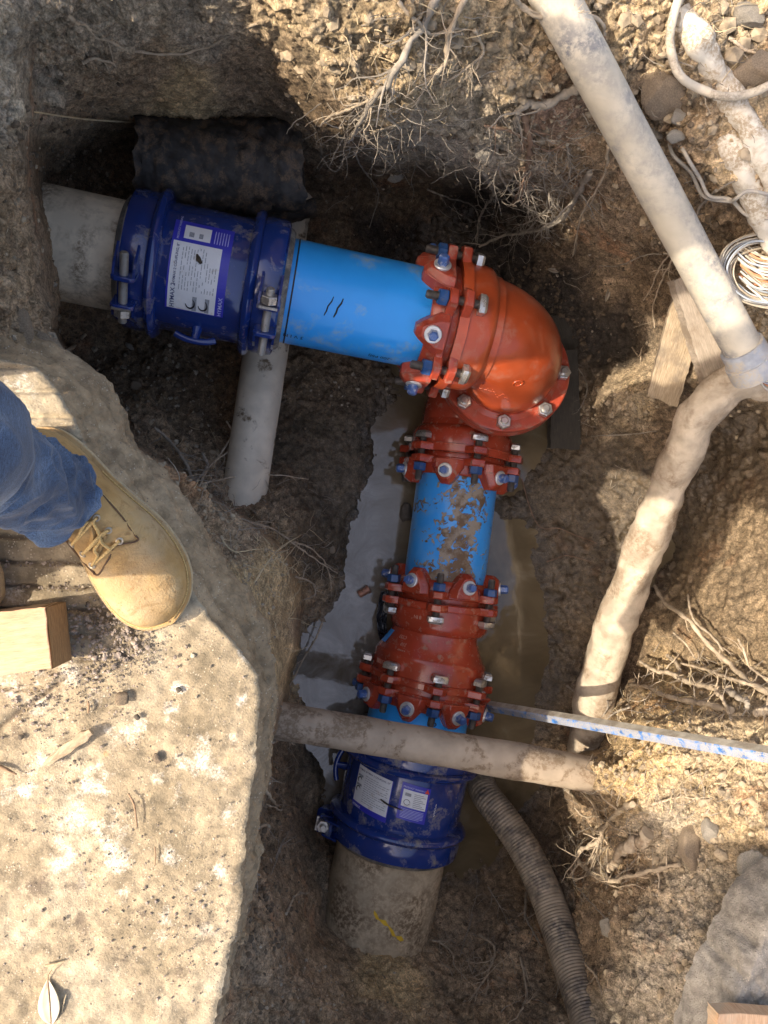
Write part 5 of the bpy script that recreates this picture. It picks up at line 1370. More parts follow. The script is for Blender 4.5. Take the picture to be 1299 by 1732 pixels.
def wires2():
    root = thing('wire_bundle', 'few thin wires coming out of the conduit collar', 'wires', P(1280, 635, -.25))
    for k in range(5):
        b = MB(); b.tube(smooth_path([P(1262+k*4, 622, -.24), P(1284+k*2, 642+k*3, -.26), P(1320, 645+k*6, -.27)], 16), .0022, 6)
        b.build('wire', [M['wire_white'], M['wire_blue'], M['wire_orange'], M['wire_cream'], M['wire_white']][k], root, 60)
wires2()
# brass plug lying in the shallow water
b = MB(); f = Fr(P(607, 1006, -1.115), P(628, 994, -1.112)-P(607, 1006, -1.115)); b.lathe(f, [(0, 0), (0, .010), (.004, .011), (.028, .0105), (.028, .0125), (.034, .0125), (.036, .010), (.036, 0)], 20)
M['copper'] = simple('rusty_copper', (.36, .17, .11), .45, metal=.3, var=.2, dirt=(.15, .11, .08), dirt_amt=.4, dirt_scale=60)
tag(b.build('loose_bolt', M['copper'], None, 40, loc=f.o), 'rusty bolt stub lying in the shallow water left of the reducer', 'bolt')
M['bag'] = simple('dark_plastic_film', (.035, .04, .05), .15, var=.3, coat=.5)
b = MB(); 
X, Y = np.meshgrid(np.linspace(0, 1, 16), np.linspace(0, 1, 26)); gg_ = Pn(645+20*X-6*Y*X-8*np.sin(Y*3), 1000+88*Y, -1.10+.03*fbm(np.stack([X*2, Y*4, X*0], -1), 3, 4))
vs = [tuple(v) for v in gg_.reshape(-1, 3)]; b.add(vs, [(j*16+i, (j+1)*16+i, (j+1)*16+i+1, j*16+i+1) for j in range(25) for i in range(15)])
ob = b.build('plastic_film', M['bag'], None, 80, loc=P(655, 1040, -1.1)); tag(ob, 'crumpled dark plastic film left of the reducer', 'plastic'); sm = ob.modifiers.new('thickness', 'SOLIDIFY'); sm.thickness = .0012

# ------------------------------------------------------------------ twigs, leaf and straw
M['straw'] = simple('dry_straw', (.50, .40, .25), .8, var=.15); M['twig'] = simple('brown_twig', (.20, .13, .08), .85, var=.25); M['rootpale'] = simple('pale_root', (.40, .325, .235), .85, var=.22, scale=60, bump=.3, dirt=(.26, .2, .14), dirt_amt=.42, dirt_scale=30)
M['rootgrey'] = simple('grey_root', (.27, .235, .19), .85, var=.25, scale=60, bump=.3); M['rootbrown'] = simple('brown_root', (.19, .12, .08), .85, var=.25, scale=60, bump=.3)
def sliver():
    a, e = P(76, 1294, .012), P(154, 1238, .014); f = Fr(a, e-a, (0, 0, 1)); L = (e-a).length
    b = MB(); n = 14; vs = []
    for i in range(n+1):
        t = i/n; w = .0035+.004*math.sin(min(1, t*1.6)*math.pi*.5)*(1 if t < .92 else .5)+.001*math.sin(t*17); h = .006
        vs += [f.p(-h, -w, L*t), f.p(-h, w, L*t), f.p(h*.2, w*.8, L*t), f.p(h*.4, 0, L*t), f.p(h*.2, -w, L*t)]
    b.add(vs, [(i*5+k, i*5+(k+1) % 5, (i+1)*5+(k+1) % 5, (i+1)*5+k) for i in range(n) for k in range(5)]+[(4, 3, 2, 1, 0), tuple(n*5+k for k in range(5))])
    tag(b.build('wood_sliver', M['plank_tan'], None, None, loc=a), 'flat splinter of wood casting a shadow on the slab', 'twig')
sliver()
def twig(pts, r, label, m='twig', name='twig', cat='twig'):
    o = noisy_tube(name, pts, [r*.8, r, r*.6], 6, M[m], label, cat, r*.2, 80, n=24); return o
twig([P(217, 1342, .004), P(227, 1362, .007), P(232, 1398, .004)], .0018, 'thin curved reddish twig on the lower slab')
twig([P(-10, 1293, .004), P(12, 1302, .006), P(28, 1310, .004)], .0024, 'short twig at the left edge of the slab')
twig([P(76, 1634, .004), P(92, 1631, .005), P(109, 1626, .004)], .0020, 'pale straw stub above the dry leaf', 'straw', 'straw', 'straw')
twig([P(149, 1186, .003), P(150, 1196, .004), P(149, 1206, .003)], .0016, 'tiny dark twig below the wood block', 'twig')
twig([P(262, 1432, .003), P(263, 1448, .004), P(262, 1464, .003)], .0012, 'hair thin dark twig near the slab middle', 'twig')
twig([P(105, 1712, .003), P(108, 1696, .005), P(112, 1682, .003)], .0010, 'thin straw beside the leaf', 'straw', 'straw', 'straw')
def leaf(px, py, L, W, rot, label, z, m, curl=.2):
    b = MB(); n = 18; vs = []
    for i in range(n+1):
        t = i/n; w = W*math.sin(math.pi*t**.85)**.9*.5
        for j in (-1, -.5, 0, .5, 1):
            vs.append((j*w, L*(t-.5), abs(j)*w*.45+curl*L*.25*(t-.5)**2-(.0005 if j == 0 else 0)))
    b.add(vs, [(i*5+j, i*5+j+1, (i+1)*5+j+1, (i+1)*5+j) for i in range(n) for j in range(4)])
    me = b.mesh('leaf_blade', m, 60); root = thing('dry_leaf', label, 'leaf', P(px, py, z) if z is not None else S(px, py, .01)); root.rotation_euler = (0, 0, rot)
    o = bpy.data.objects.new('leaf_blade', me); col.objects.link(o); o.parent = root; s_ = o.modifiers.new('thickness', 'SOLIDIFY'); s_.thickness = .0006
    c = MB(); c.tube([(0, -L*.5, .001), (0, 0, .0006), (0, L*.48, .001), (L*.03, L*.62, .004), (L*.12, L*.74, .008)], [.0006, .0008, .0009, .0009, .0006], 5); me2 = c.mesh('leaf_stalk', M['twig'], 60)
    o2 = bpy.data.objects.new('leaf_stalk', me2); col.objects.link(o2); o2.parent = root
M['leaf'] = simple('dry_leaf_skin', (.62, .56, .42), .6, var=.10, scale=60); M['leafdark'] = simple('wet_leaf_skin', (.30, .27, .22), .5, var=.15, scale=60)
leaf(84, 1694, .062, .027, math.radians(4), 'pale dry leaf lying on the slab near the bottom edge', .004, M['leaf'])
leaf(938, 455, .036, .013, math.radians(80), 'small pale leaf on the black soil right of the elbow', None, M['leafdark'])
leaf(1032, 495, .05, .012, math.radians(-18), 'narrow grey leaf standing in the black soil left of the planks', None, M['leafdark'])
twig([S(62, 190, .012), S(120, 196, .03), S(180, 203, .03), S(240, 212, .02)], .0022, 'long straw stalk stuck across the upper left wall', 'straw', 'straw', 'straw')
twig([S(145, 640, .02), S(170, 622, .025), S(182, 603, .02)], .0034, 'pale stick on the dark pit floor near the bank', 'rootpale', 'stick', 'stick')
twig([S(150, 568, .01), S(128, 588, .02), S(112, 596, .01)], .005, 'splintered stick end below the cement pipe', 'rootpale', 'stick', 'stick')
# ------------------------------------------------------------------ roots
def root_branch(b, p, d, L, r, depth, rr, sag=.25, wig=.55):
    n = max(4, int(L/.007)); step = L/n; pts = [V(p)]; d = V(d).normalized()
    for i in range(n):
        d = (d+V((rr.gauss(0, 1), rr.gauss(0, 1), rr.gauss(0, 1)))*wig*.30+V((0, 0, -1))*sag*.10).normalized()
        pts.append(pts[-1]+d*step)
    rad = [r*(1-.75*i/n) for i in range(n+1)]
    b.tube(pts, rad, 5 if r < .003 else 7, True)
    if depth > 0:
        for _ in range(rr.randint(1, 3)):
            k = rr.randint(1, n-1); dd = (d+V((rr.gauss(0, 1), rr.gauss(0, 1), rr.gauss(0, 1)))*.9).normalized()
            root_branch(b, pts[k], dd, L*rr.uniform(.3, .65), rad[k]*.6, depth-1, rr, sag, wig)
def root(pts, r0, r1, label, m='rootpale', br=6, bl=.06, depth=1, seed=0, sag=.25, amp=.25, name='root', n=44, cat='root'):
    rr = random.Random(seed+len(label)*13)
    path = smooth_path([S(x, y, o) for x, y, o in pts], n); A = np.array([tuple(p) for p in path])
    k = np.stack([vnoise(A*45+s*31, seed+s) for s in range(3)], -1)+.5*np.stack([vnoise(A*110+s*31, seed+s+9) for s in range(3)], -1)
    A = A+k*r0*amp*3*np.sin(np.linspace(0, math.pi, len(A)))[:, None]**.3
    path = [V(a) for a in A.tolist()]; nn = len(path)
    b = MB(); rad = [(r0+(r1-r0)*i/(nn-1))*(1+.18*math.sin(i*1.3+seed)+rr.uniform(-.12, .12)) for i in range(nn)]
    b.tube(path, rad, 8, True)
    for _ in range(br):
        i = rr.randint(2, nn-2); t = (path[i+1]-path[i-1]).normalized()
        d = (t*1.0+V((rr.gauss(0, 1), rr.gauss(0, 1), rr.gauss(0, .7)))*.55).normalized()
        if d.z < -.5: d.z *= .4
        root_branch(b, path[i], d, bl*rr.uniform(.4, 1.3), min(rad[i]*.5, .003), depth, rr, sag)
    o = b.build(name, M[m], None, 60, loc=path[0]); return tag(o, label, cat)
R = root
# upper left wall
R([(150,60,.0),(182,74,.004),(230,88,.003),(300,92,.004),(352,86,.003),(400,62,.002),(436,44,.0)], .003, .0022, 'pale root running along the shaded upper left wall', br=6, bl=.04, seed=1)
R([(80,0,.0),(120,30,.003),(150,50,.003),(182,70,.001)], .0045, .002, 'clay coated root in the very upper left of the wall', br=3, bl=.03, seed=2)
R([(140,105,.002),(158,100,.003),(195,106,.002)], .0035, .002, 'short pale root below the long wall root', br=2, bl=.02, seed=3)
# top middle
R([(735,-10,.01),(708,50,.03),(668,120,.045),(640,165,.05),(610,205,.06),(590,240,.07)], .0060, .0028, 'thick root hanging from the sunlit top edge towards the log', 'rootgrey', 9, .09, 2, 4)
R([(780,-10,.01),(760,60,.03),(750,110,.02),(715,160,.03),(690,205,.05),(628,228,.07)], .0045, .002, 'long branching root down the middle of the sunlit bank', 'rootpale', 8, .08, 2, 5)
R([(668,0,.01),(700,30,.02),(730,55,.02),(775,48,.01)], .003, .002, 'wispy root across the top middle edge', 'rootpale', 7, .06, 1, 6)
R([(800,50,.01),(826,95,.02),(806,120,.03),(765,140,.02)], .003, .0018, 'slender root on the sunlit bank left of the conduit', 'rootpale', 6, .07, 1, 7)
R([(640,170,.04),(612,190,.05),(560,195,.05),(540,215,.05)], .003, .0014, 'claw shaped root tip over the end of the charred log', 'rootpale', 8, .06, 1, 8)
R([(665,150,.04),(655,200,.06),(680,225,.06),(672,262,.07)], .0035, .0014, 'root tip hanging in front of the dark recess', 'rootgrey', 8, .07, 2, 9)
# big root mass
R([(985,146,.01),(955,165,.02),(915,182,.02),(880,178,.02),(874,200,.03),(882,232,.02)], .0085, .0045, 'thick grey root beside the conduit that bends down', 'rootgrey', 5, .06, 1, 10)
R([(885,196,.03),(896,240,.05),(888,300,.07),(868,345,.08)], .006, .003, 'reddish brown root dropping from the thick grey root', 'rootbrown', 8, .09, 2, 11)
R([(1002,285,.03),(975,330,.06),(950,372,.07),(905,392,.08),(850,400,.09),(812,418,.09)], .0070, .0035, 'long thick root sagging above the big elbow', 'rootgrey', 14, .08, 2, 12)
R([(1030,240,.02),(1024,290,.05),(1000,340,.07),(980,372,.08),(972,430,.09)], .0034, .0020, 'pale wavy root hanging at the right of the root mass', 'rootpale', 5, .05, 1, 13)
R([(820,296,.02),(834,330,.05),(812,372,.08),(806,408,.09)], .0055, .0026, 'dark root hanging into the black recess', 'rootgrey', 6, .07, 2, 14)
R([(724,322,.02),(760,330,.05),(800,350,.06),(815,385,.06)], .0026, .0014, 'thin root reaching left into the black recess', 'rootgrey', 6, .05, 1, 15)
R([(600,255,.03),(612,280,.05),(640,330,.05),(625,385,.04)], .0026, .0012, 'fine dangling root above the clean blue pipe', 'rootgrey', 4, .04, 1, 16)
R([(820,210,.02),(870,225,.03),(930,245,.03),(985,225,.02)], .003, .002, 'root crossing the bank under the conduit', 'rootbrown', 7, .06, 1, 17)
R([(860,300,.04),(905,320,.06),(950,310,.06),(995,280,.03)], .003, .0016, 'curling root in the middle of the root mass', 'rootgrey', 16, .09, 2, 18)
R([(840,260,.03),(850,300,.06),(890,350,.08),(930,365,.08)], .003, .0014, 'looping root over the dark recess', 'rootgrey', 16, .09, 2, 19)
R([(930,250,.03),(920,300,.06),(925,350,.08),(890,375,.08)], .0028, .0014, 'hair root curtain beside the looping root', 'rootgrey', 16, .09, 2, 20)
R([(960,240,.03),(965,290,.06),(945,335,.07),(955,365,.08)], .0028, .0014, 'hair root curtain nearest the conduit', 'rootgrey', 14, .08, 2, 21)
R([(865,-10,.06),(885,12,.055),(915,30,.05),(950,28,.065),(988,24,.05),(1016,38,.035),(1022,62,.02)], .0045, .003, 'root lying over the conduit at the top edge', 'rootpale', 4, .05, 1, 22)
R([(1020,60,.02),(1010,90,.02),(990,130,.01)], .0025, .001, 'small root end right of the conduit top', 'rootbrown', 3, .04, 1, 23)
# right of conduit and planks
R([(1135,425,.02),(1110,460,.04),(1095,490,.05),(1085,512,.05)], .0024, .0012, 'straight pale root hanging left of the grey plank', 'rootpale', 4, .05, 1, 24)
R([(1140,435,.02),(1118,475,.04),(1102,520,.05),(1106,555,.05)], .0022, .0012, 'crooked root end left of the split plank', 'rootpale', 4, .05, 1, 25)
R([(1135,430,.02),(1090,436,.03),(1045,450,.03),(1012,454,.03)], .0022, .001, 'horizontal fine root over the black soil', 'rootgrey', 5, .04, 1, 26)
R([(1220,310,.01),(1190,340,.03),(1175,380,.03),(1160,395,.03)], .003, .0014, 'root strands under the hooked wire', 'rootgrey', 8, .05, 1, 27)
R([(1240,60,.01),(1270,75,.02),(1299,90,.02)], .003, .002, 'sunlit root inside the cable loop', 'rootpale', 4, .04, 1, 28)
# lower right root fan
R([(1106,992,.07),(1124,1022,.09),(1160,1046,.09),(1192,1080,.08),(1232,1120,.07),(1270,1155,.05),(1320,1185,.03)], .0050, .0066, 'long forked sunlit root reaching up the right bank', 'rootpale', 5, .07, 1, 29, sag=0)
R([(1164,1006,.08),(1168,1035,.09),(1182,1056,.08),(1205,1078,.08),(1225,1100,.07)], .0026, .0030, 'thin upright root prong on the right bank', 'rootpale', 3, .04, 1, 30, sag=0)
R([(1139,1070,.06),(1158,1090,.07),(1176,1114,.04)], .0030, .0016, 'short sunlit root stub above the root tangle', 'rootpale', 1, .03, 1, 31)
R([(1126,1109,.06),(1142,1120,.06),(1150,1138,.04),(1148,1146,.02)], .0052, .0040, 'blunt cut root end in the tangle', 'rootpale', 0, .03, 1, 32)
R([(1085,1120,.06),(1110,1138,.06),(1140,1146,.05),(1180,1158,.04),(1238,1172,.03)], .0040, .0085, 'thick pale root with frayed tip in the tangle', 'rootpale', 10, .06, 1, 33)
R([(1066,1156,.04),(1100,1168,.05),(1130,1178,.05),(1190,1190,.04),(1240,1205,.02)], .0036, .0080, 'lower thick root running beneath the tangle', 'rootpale', 12, .06, 1, 34)
R([(1145,1122,.05),(1190,1132,.06),(1240,1150,.06),(1300,1165,.04)], .0030, .0045, 'long root beside the forked one', 'rootpale', 6, .06, 1, 35)
R([(1212,1165,.04),(1228,1190,.05),(1238,1222,.03)], .0055, .003, 'root fork bending towards the digging bar', 'rootpale', 3, .05, 1, 36)
R([(1250,1080,.05),(1262,1100,.06),(1265,1125,.06),(1299,1150,.05)], .0026, .0030, 'curled root near the right edge', 'rootpale', 6, .06, 1, 37)
R([(1230,1170,.04),(1262,1185,.05),(1268,1200,.04),(1262,1202,.02)], .0070, .0035, 'knobbly root end above the digging bar', 'rootgrey', 3, .04, 1, 38)
R([(1280,1205,.03),(1300,1200,.03),(1330,1195,.02)], .009, .009, 'thick pale root stump at the right edge', 'rootpale', 3, .03, 1, 39)
R([(962,1160,.10),(985,1176,.12),(1002,1176,.12),(1022,1180,.11),(1030,1196,.10),(1020,1212,.09)], .0030, .0022, 'twisted root in front of the clay coated pipe', 'rootgrey', 4, .04, 1, 40)
R([(1065,1195,.03),(1045,1200,.06),(1030,1215,.08)], .0028, .0014, 'short root over the digging bar', 'rootgrey', 5, .05, 1, 41)
# lower right tangle
R([(1072,1360,.03),(1040,1375,.04),(1022,1400,.05),(1010,1425,.06),(985,1440,.07),(977,1452,.07)], .0080, .0060, 'stout root stem leaving the bank below the cross pipe', 'rootpale', 12, .09, 2, 42)
R([(977,1452,.07),(992,1470,.06),(1025,1488,.05),(1062,1492,.04),(1100,1480,.03),(1152,1464,.02)], .0062, .0045, 'bow shaped root over the shaded clay', 'rootpale', 12, .08, 2, 43)
R([(1098,1408,.02),(1075,1428,.035),(1050,1446,.045),(1026,1470,.05)], .015, .009, 'fat tapered root stub above the bow shaped root', 'mudhose', 3, .05, 1, 44)
R([(983,1340,.07),(1000,1362,.08),(1014,1384,.07),(1040,1400,.05),(1080,1410,.03)], .0026, .002, 'sunlit root loop under the cross pipe', 'rootpale', 6, .05, 1, 45)
R([(972,1368,.08),(988,1382,.08),(1012,1384,.07),(1040,1398,.05)], .0022, .002, 'hooked root left of the stout stem', 'rootpale', 5, .05, 1, 46)
R([(1020,1494,.03),(1050,1504,.03),(1078,1500,.02),(1096,1508,.01)], .0024, .0014, 'root below the bow shaped root', 'rootpale', 3, .04, 1, 47)
R([(976,1455,.06),(970,1490,.05),(1000,1525,.03),(1020,1552,.02)], .0026, .0014, 'drooping root left of the small grey stone', 'rootgrey', 10, .07, 2, 48)
R([(1105,1360,.02),(1140,1350,.02),(1180,1352,.01)], .003, .002, 'sunlit surface root on the lower right bank', 'rootpale', 8, .06, 1, 49)
R([(955,1400,.06),(970,1425,.06),(985,1452,.05)], .002, .001, 'fine root tuft beside the hose', 'rootgrey', 12, .07, 2, 50)
R([(990,1630,.03),(1008,1655,.03),(1024,1686,.01)], .0032, .0016, 'pale stick leaning on the corrugated hose', 'rootpale', 1, .03, 1, 51)
# left bank
R([(385,710,.10),(393,735,.09),(376,765,.08),(352,795,.05),(336,832,.02)], .0026, .0020, 'pale upright root crossing the thin grey pipe', 'rootpale', 3, .05, 1, 52, sag=0)
R([(422,722,.11),(398,756,.09),(366,782,.06),(340,802,.02)], .0022, .0020, 'straight pale root leaning towards the thin grey pipe', 'rootpale', 3, .05, 1, 53, sag=0)
R([(258,728,.05),(285,752,.05),(308,780,.05),(328,805,.02)], .0034, .0046, 'brown root arching out of the dark hollow', 'rootgrey', 6, .06, 1, 54)
R([(340,815,.02),(390,805,.06),(432,800,.08),(480,806,.07),(523,811,.06)], .0024, .0014, 'horizontal pale root over the end of the thin grey pipe', 'rootpale', 4, .05, 1, 55, sag=0)
R([(344,770,.05),(352,790,.04),(330,815,.02)], .0042, .003, 'root knot at the rim of the left bank', 'rootgrey', 9, .06, 1, 56)
R([(420,880,.02),(465,900,.05),(505,925,.06),(540,950,.06),(574,972,.05)], .0026, .0016, 'long root sticking out over the water from the left bank', 'rootpale', 6, .06, 1, 57, sag=0)
R([(495,915,.02),(530,930,.05),(555,960,.05),(560,995,.04)], .0024, .0014, 'bent root above the puddle edge', 'rootpale', 8, .07, 1, 58)
R([(500,975,.02),(528,985,.05),(532,1005,.05),(510,1015,.02)], .0030, .0014, 'hook shaped root on the left bank', 'rootpale', 9, .06, 1, 59)
R([(545,1050,.08),(535,1080,.09),(515,1110,.06),(492,1160,.01)], .0028, .0026, 'pale root leaning over the puddle', 'rootpale', 3, .04, 1, 60, sag=0)
R([(430,985,.02),(470,930,.05),(505,905,.06)], .0014, .0010, 'fine straw coloured root across the clay shoulder', 'straw', 3, .05, 1, 61, sag=0)
R([(372,905,.01),(400,930,.02),(432,932,.02)], .0014, .001, 'hair root beside the boot', 'straw', 4, .05, 1, 62)
R([(462,1255,.01),(480,1248,.04),(494,1260,.04)], .004, .002, 'root stub at the left end of the cross pipe', 'rootpale', 8, .05, 1, 63)
R([(446,1330,.01),(468,1360,.04),(478,1370,.05),(452,1362,.03)], .0036, .0018, 'forked root below the cross pipe on the left', 'rootpale', 5, .05, 1, 64)
R([(438,1402,.01),(450,1396,.02),(457,1398,.02)], .0045, .0035, 'cut root stub on the slab side', 'rootpale', 1, .02, 0, 65)
R([(485,1545,.01),(498,1520,.03),(506,1508,.03)], .0034, .0014, 'small forked root on the lower left slope', 'rootpale', 4, .04, 1, 66)
R([(470,1450,.01),(478,1420,.05),(458,1480,.03)], .002, .001, 'hair root loop left of the wide cement pipe', 'rootgrey', 5, .05, 1, 67)
# bottom
R([(733,1591,.02),(752,1588,.04),(766,1610,.04),(772,1640,.03),(792,1664,.02)], .0034, .0016, 'pale forked root at the bottom of the pit', 'rootpale', 8, .07, 2, 68)
R([(800,1545,.03),(790,1580,.05),(778,1620,.05)], .0018, .001, 'long thin root beside the forked one', 'rootgrey', 5, .06, 2, 69)
R([(812,1580,.03),(835,1600,.05),(828,1640,.05),(800,1690,.03)], .0036, .0020, 'branching root left of the corrugated hose', 'rootpale', 9, .08, 2, 70)
R([(890,1510,.05),(892,1550,.06),(905,1580,.05),(918,1600,.03)], .0040, .0022, 'root alongside the corrugated hose', 'rootgrey', 7, .06, 2, 71)
R([(825,1500,.04),(850,1540,.05),(862,1570,.05)], .002, .001, 'wispy root above the branching root', 'rootgrey', 7, .07, 2, 72)
R([(880,1620,.03),(892,1670,.05),(884,1710,.04),(860,1740,.02)], .003, .0016, 'root at the bottom edge left of the hose', 'rootpale', 6, .06, 2, 73)
R([(930,1600,.03),(945,1640,.04),(938,1680,.03)], .003, .0016, 'short grey root tucked left against the hose', 'rootgrey', 5, .05, 1, 74)
R([(872,760,.01),(905,880,.03),(950,895,.03),(1010,920,.02)], .0020, .0012, 'thin root lying on the wet mud', 'rootbrown', 2, .04, 1, 75)
R([(925,950,.01),(960,940,.02),(1000,950,.015)], .0022, .0014, 'short brown root in the wet mud', 'rootbrown', 1, .04, 1, 76)
R([(1004,738,.02),(1030,736,.03),(1070,738,.02),(1110,732,.015)], .0018, .001, 'thin root on the dark mud below the planks', 'rootgrey', 5, .04, 1, 77)
R([(1068,588,.02),(1076,600,.03),(1084,590,.03),(1080,610,.02)], .0022, .001, 'pale squiggle of root on the black soil', 'rootpale', 3, .03, 1, 78)
R([(960,600,.01),(990,650,.02),(985,690,.02)], .0016, .001, 'fine root right of the soaked plank', 'rootgrey', 8, .05, 1, 79)

# hair roots: nobody could count them
def hair(zones, name, m, seed):
    rr = random.Random(seed); b = MB()
    for (x, y, rx, ry, n, L, off) in zones:
        for _ in range(n):
            px = rr.gauss(x, rx); py = rr.gauss(y, ry)
            if not (-100 < px < 1400 and -100 < py < 1830): continue
            if bank_sd(np.array(px), np.array(py)) < -20 and py > 560 and px < np.interp(py, ep[:, 0], ep[:, 1])+8: continue
            p = S(px, py, .002+rr.random()*off); nm = SN(px, py)
            d = V((rr.gauss(0, 1), rr.gauss(0, 1), rr.gauss(0, .6)))+nm*.6
            LL = L*rr.uniform(.4, 1.4); k = max(4, int(LL/.008)); pts = [p]; d.normalize()
            for i in range(k):
                d = (d+V((rr.gauss(0, 1), rr.gauss(0, 1), rr.gauss(0, 1)))*.22-nm*.05).normalized(); pts.append(pts[-1]+d*LL/k)
            r0 = rr.uniform(.0005, .0013)
            b.tube(pts, [r0*(1-.6*i/k) for i in range(k+1)], 3, False)
    o = b.build(name, M[m], None, 60, loc=(0, 0, 0)); tag(o, kind='stuff')
hair([(900,300,60,60,300,.08,.04),(640,210,60,40,150,.07,.03),(1180,60,70,60,50,.04,.01),(720,80,60,50,60,.05,.01),(1220,1155,60,35,70,.06,.03),(1110,1185,40,25,60,.04,.02),(1020,1430,40,50,130,.06,.03),(530,950,25,50,60,.05,.02),(420,880,60,40,60,.04,.01),(360,820,50,30,50,.05,.02),
      (820,1620,50,60,70,.06,.02),(1180,320,40,40,40,.05,.02),(1130,1360,60,20,60,.05,.01),(760,250,60,30,50,.05,.02),(470,1350,15,80,40,.05,.02),(1010,760,50,50,30,.05,.01)], 'hair_roots', 'rootgrey', 3)
hair([(720,80,80,50,40,.05,.01),(1200,1150,60,30,40,.06,.03),(1230,1230,60,30,40,.04,.01),(1150,1330,80,30,50,.04,.01),(480,960,25,60,50,.05,.02),(300,800,60,60,50,.04,.01),(1020,1450,40,50,60,.06,.03),(430,1000,30,60,40,.05,.01),(1200,80,60,60,30,.04,.01),(1040,1220,20,20,40,.03,.02)], 'straw_litter', 'straw', 8)

# ------------------------------------------------------------------ gravel and crumbs
def scatter(zones, name, mats, seed, onslab=False):
    import bmesh
    rr = random.Random(seed); b = MB()
    t = (1+5**.5)/2
    iv = [V(v).normalized() for v in ((-1, t, 0), (1, t, 0), (-1, -t, 0), (1, -t, 0), (0, -1, t), (0, 1, t), (0, -1, -t), (0, 1, -t), (t, 0, -1), (t, 0, 1), (-t, 0, -1), (-t, 0, 1))]
    fi = [(0, 11, 5), (0, 5, 1), (0, 1, 7), (0, 7, 10), (0, 10, 11), (1, 5, 9), (5, 11, 4), (11, 10, 2), (10, 7, 6), (7, 1, 8), (3, 9, 4), (3, 4, 2), (3, 2, 6), (3, 6, 8), (3, 8, 9), (4, 9, 5), (2, 4, 11), (6, 2, 10), (8, 6, 7), (9, 8, 1)]
    for (x, y, rx, ry, n, s0, s1) in zones:
        for _ in range(n):
            px = rr.gauss(x, rx); py = rr.gauss(y, ry)
            if not (-60 < px < 1360 and -60 < py < 1790): continue
            s = s0*(s1/s0)**(rr.random()**2)
            inside = px < np.interp(py, ep[:, 0], ep[:, 1])-4 and py > 580
            if onslab != bool(inside): continue
            p = P(px, py, s*.3) if onslab else S(px, py, s*.2)
            sx, sy, sz = s*rr.uniform(.7, 1.3), s*rr.uniform(.7, 1.3), s*rr.uniform(.5, .9); a = rr.uniform(0, 6.3); ca, sa = math.cos(a), math.sin(a)
            vs = []
            for v in iv:
                k = rr.uniform(.75, 1.15); xx, yy, zz = v.x*sx*k, v.y*sy*k, v.z*sz*k
                vs.append((p.x+xx*ca-yy*sa, p.y+xx*sa+yy*ca, p.z+zz))
            b.add(vs, fi)
    o = b.build(name, M[mats], None, None, loc=(0, 0, 0)); tag(o, kind='stuff')
M['gravel'] = simple('mixed_gravel', (.20, .165, .14), .75, var=.7, scale=70); M['palegrit'] = simple('pale_grit', (.29, .245, .185), .85, var=.6, scale=70); M['crumb'] = simple('soil_crumbs', (.30, .24, .165), .95, var=.35, scale=60); M['darkcrumb'] = simple('dark_soil_crumbs', (.12, .088, .058), .95, var=.35, scale=60)
scatter([(180,1055,35,22,160,.0018,.0046),(215,1100,40,22,150,.0015,.004),(240,1040,25,14,90,.0015,.004),(140,1150,40,20,90,.0012,.003),(60,1185,40,18,60,.0012,.003),(90,955,70,4,70,.001,.0026),(90,994,70,4,50,.001,.0026),(200,1400,140,200,330,.0008,.0026),(320,1560,60,60,120,.001,.0028),(90,1200,60,60,90,.001,.003)], 'slab_gravel', 'gravel', 4, True)
scatter([(200,1350,150,200,260,.0008,.0022),(200,1080,80,60,80,.001,.003)], 'slab_grit', 'palegrit', 5, True)
scatter([(250,640,110,70,260,.002,.009),(200,290,50,40,50,.002,.006),(600,640,60,40,50,.002,.007),(430,620,60,60,70,.002,.007),(620,330,60,60,40,.002,.006),(1000,500,60,80,50,.002,.006),(850,420,80,40,25,.002,.005),(700,230,150,40,120,.002,.006),(1140,1520,90,120,200,.002,.006),(880,260,60,60,80,.002,.006),(450,1250,10,120,60,.002,.006),(560,1650,80,60,120,.002,.005)], 'pit_gravel', 'palegrit', 6)
scatter([(700,90,120,50,220,.0015,.015),(1180,150,110,120,330,.0015,.016),(900,180,60,60,250,.003,.010),(1230,1300,90,70,380,.0015,.012),(1150,1500,100,130,480,.0015,.013),(1050,690,50,20,150,.003,.010),(1280,560,30,80,200,.003,.010),(1060,1290,40,40,160,.003,.009),(300,840,60,60,250,.003,.009),(420,960,40,60,160,.002,.006),(100,400,60,150,90,.002,.007),(100,90,90,80,60,.002,.006)], 'soil_crumbs', 'crumb', 7)
scatter([(250,640,120,80,700,.003,.011),(600,300,120,60,300,.003,.011),(950,500,80,80,350,.003,.010),(1160,380,60,60,300,.003,.010),(1110,160,30,60,200,.003,.010),(560,680,60,60,250,.003,.009),(1000,1330,40,60,150,.003,.009),(450,1500,30,120,200,.003,.009),(900,1580,60,80,200,.003,.009),(120,260,60,60,150,.003,.009)], 'dark_crumbs', 'darkcrumb', 8)
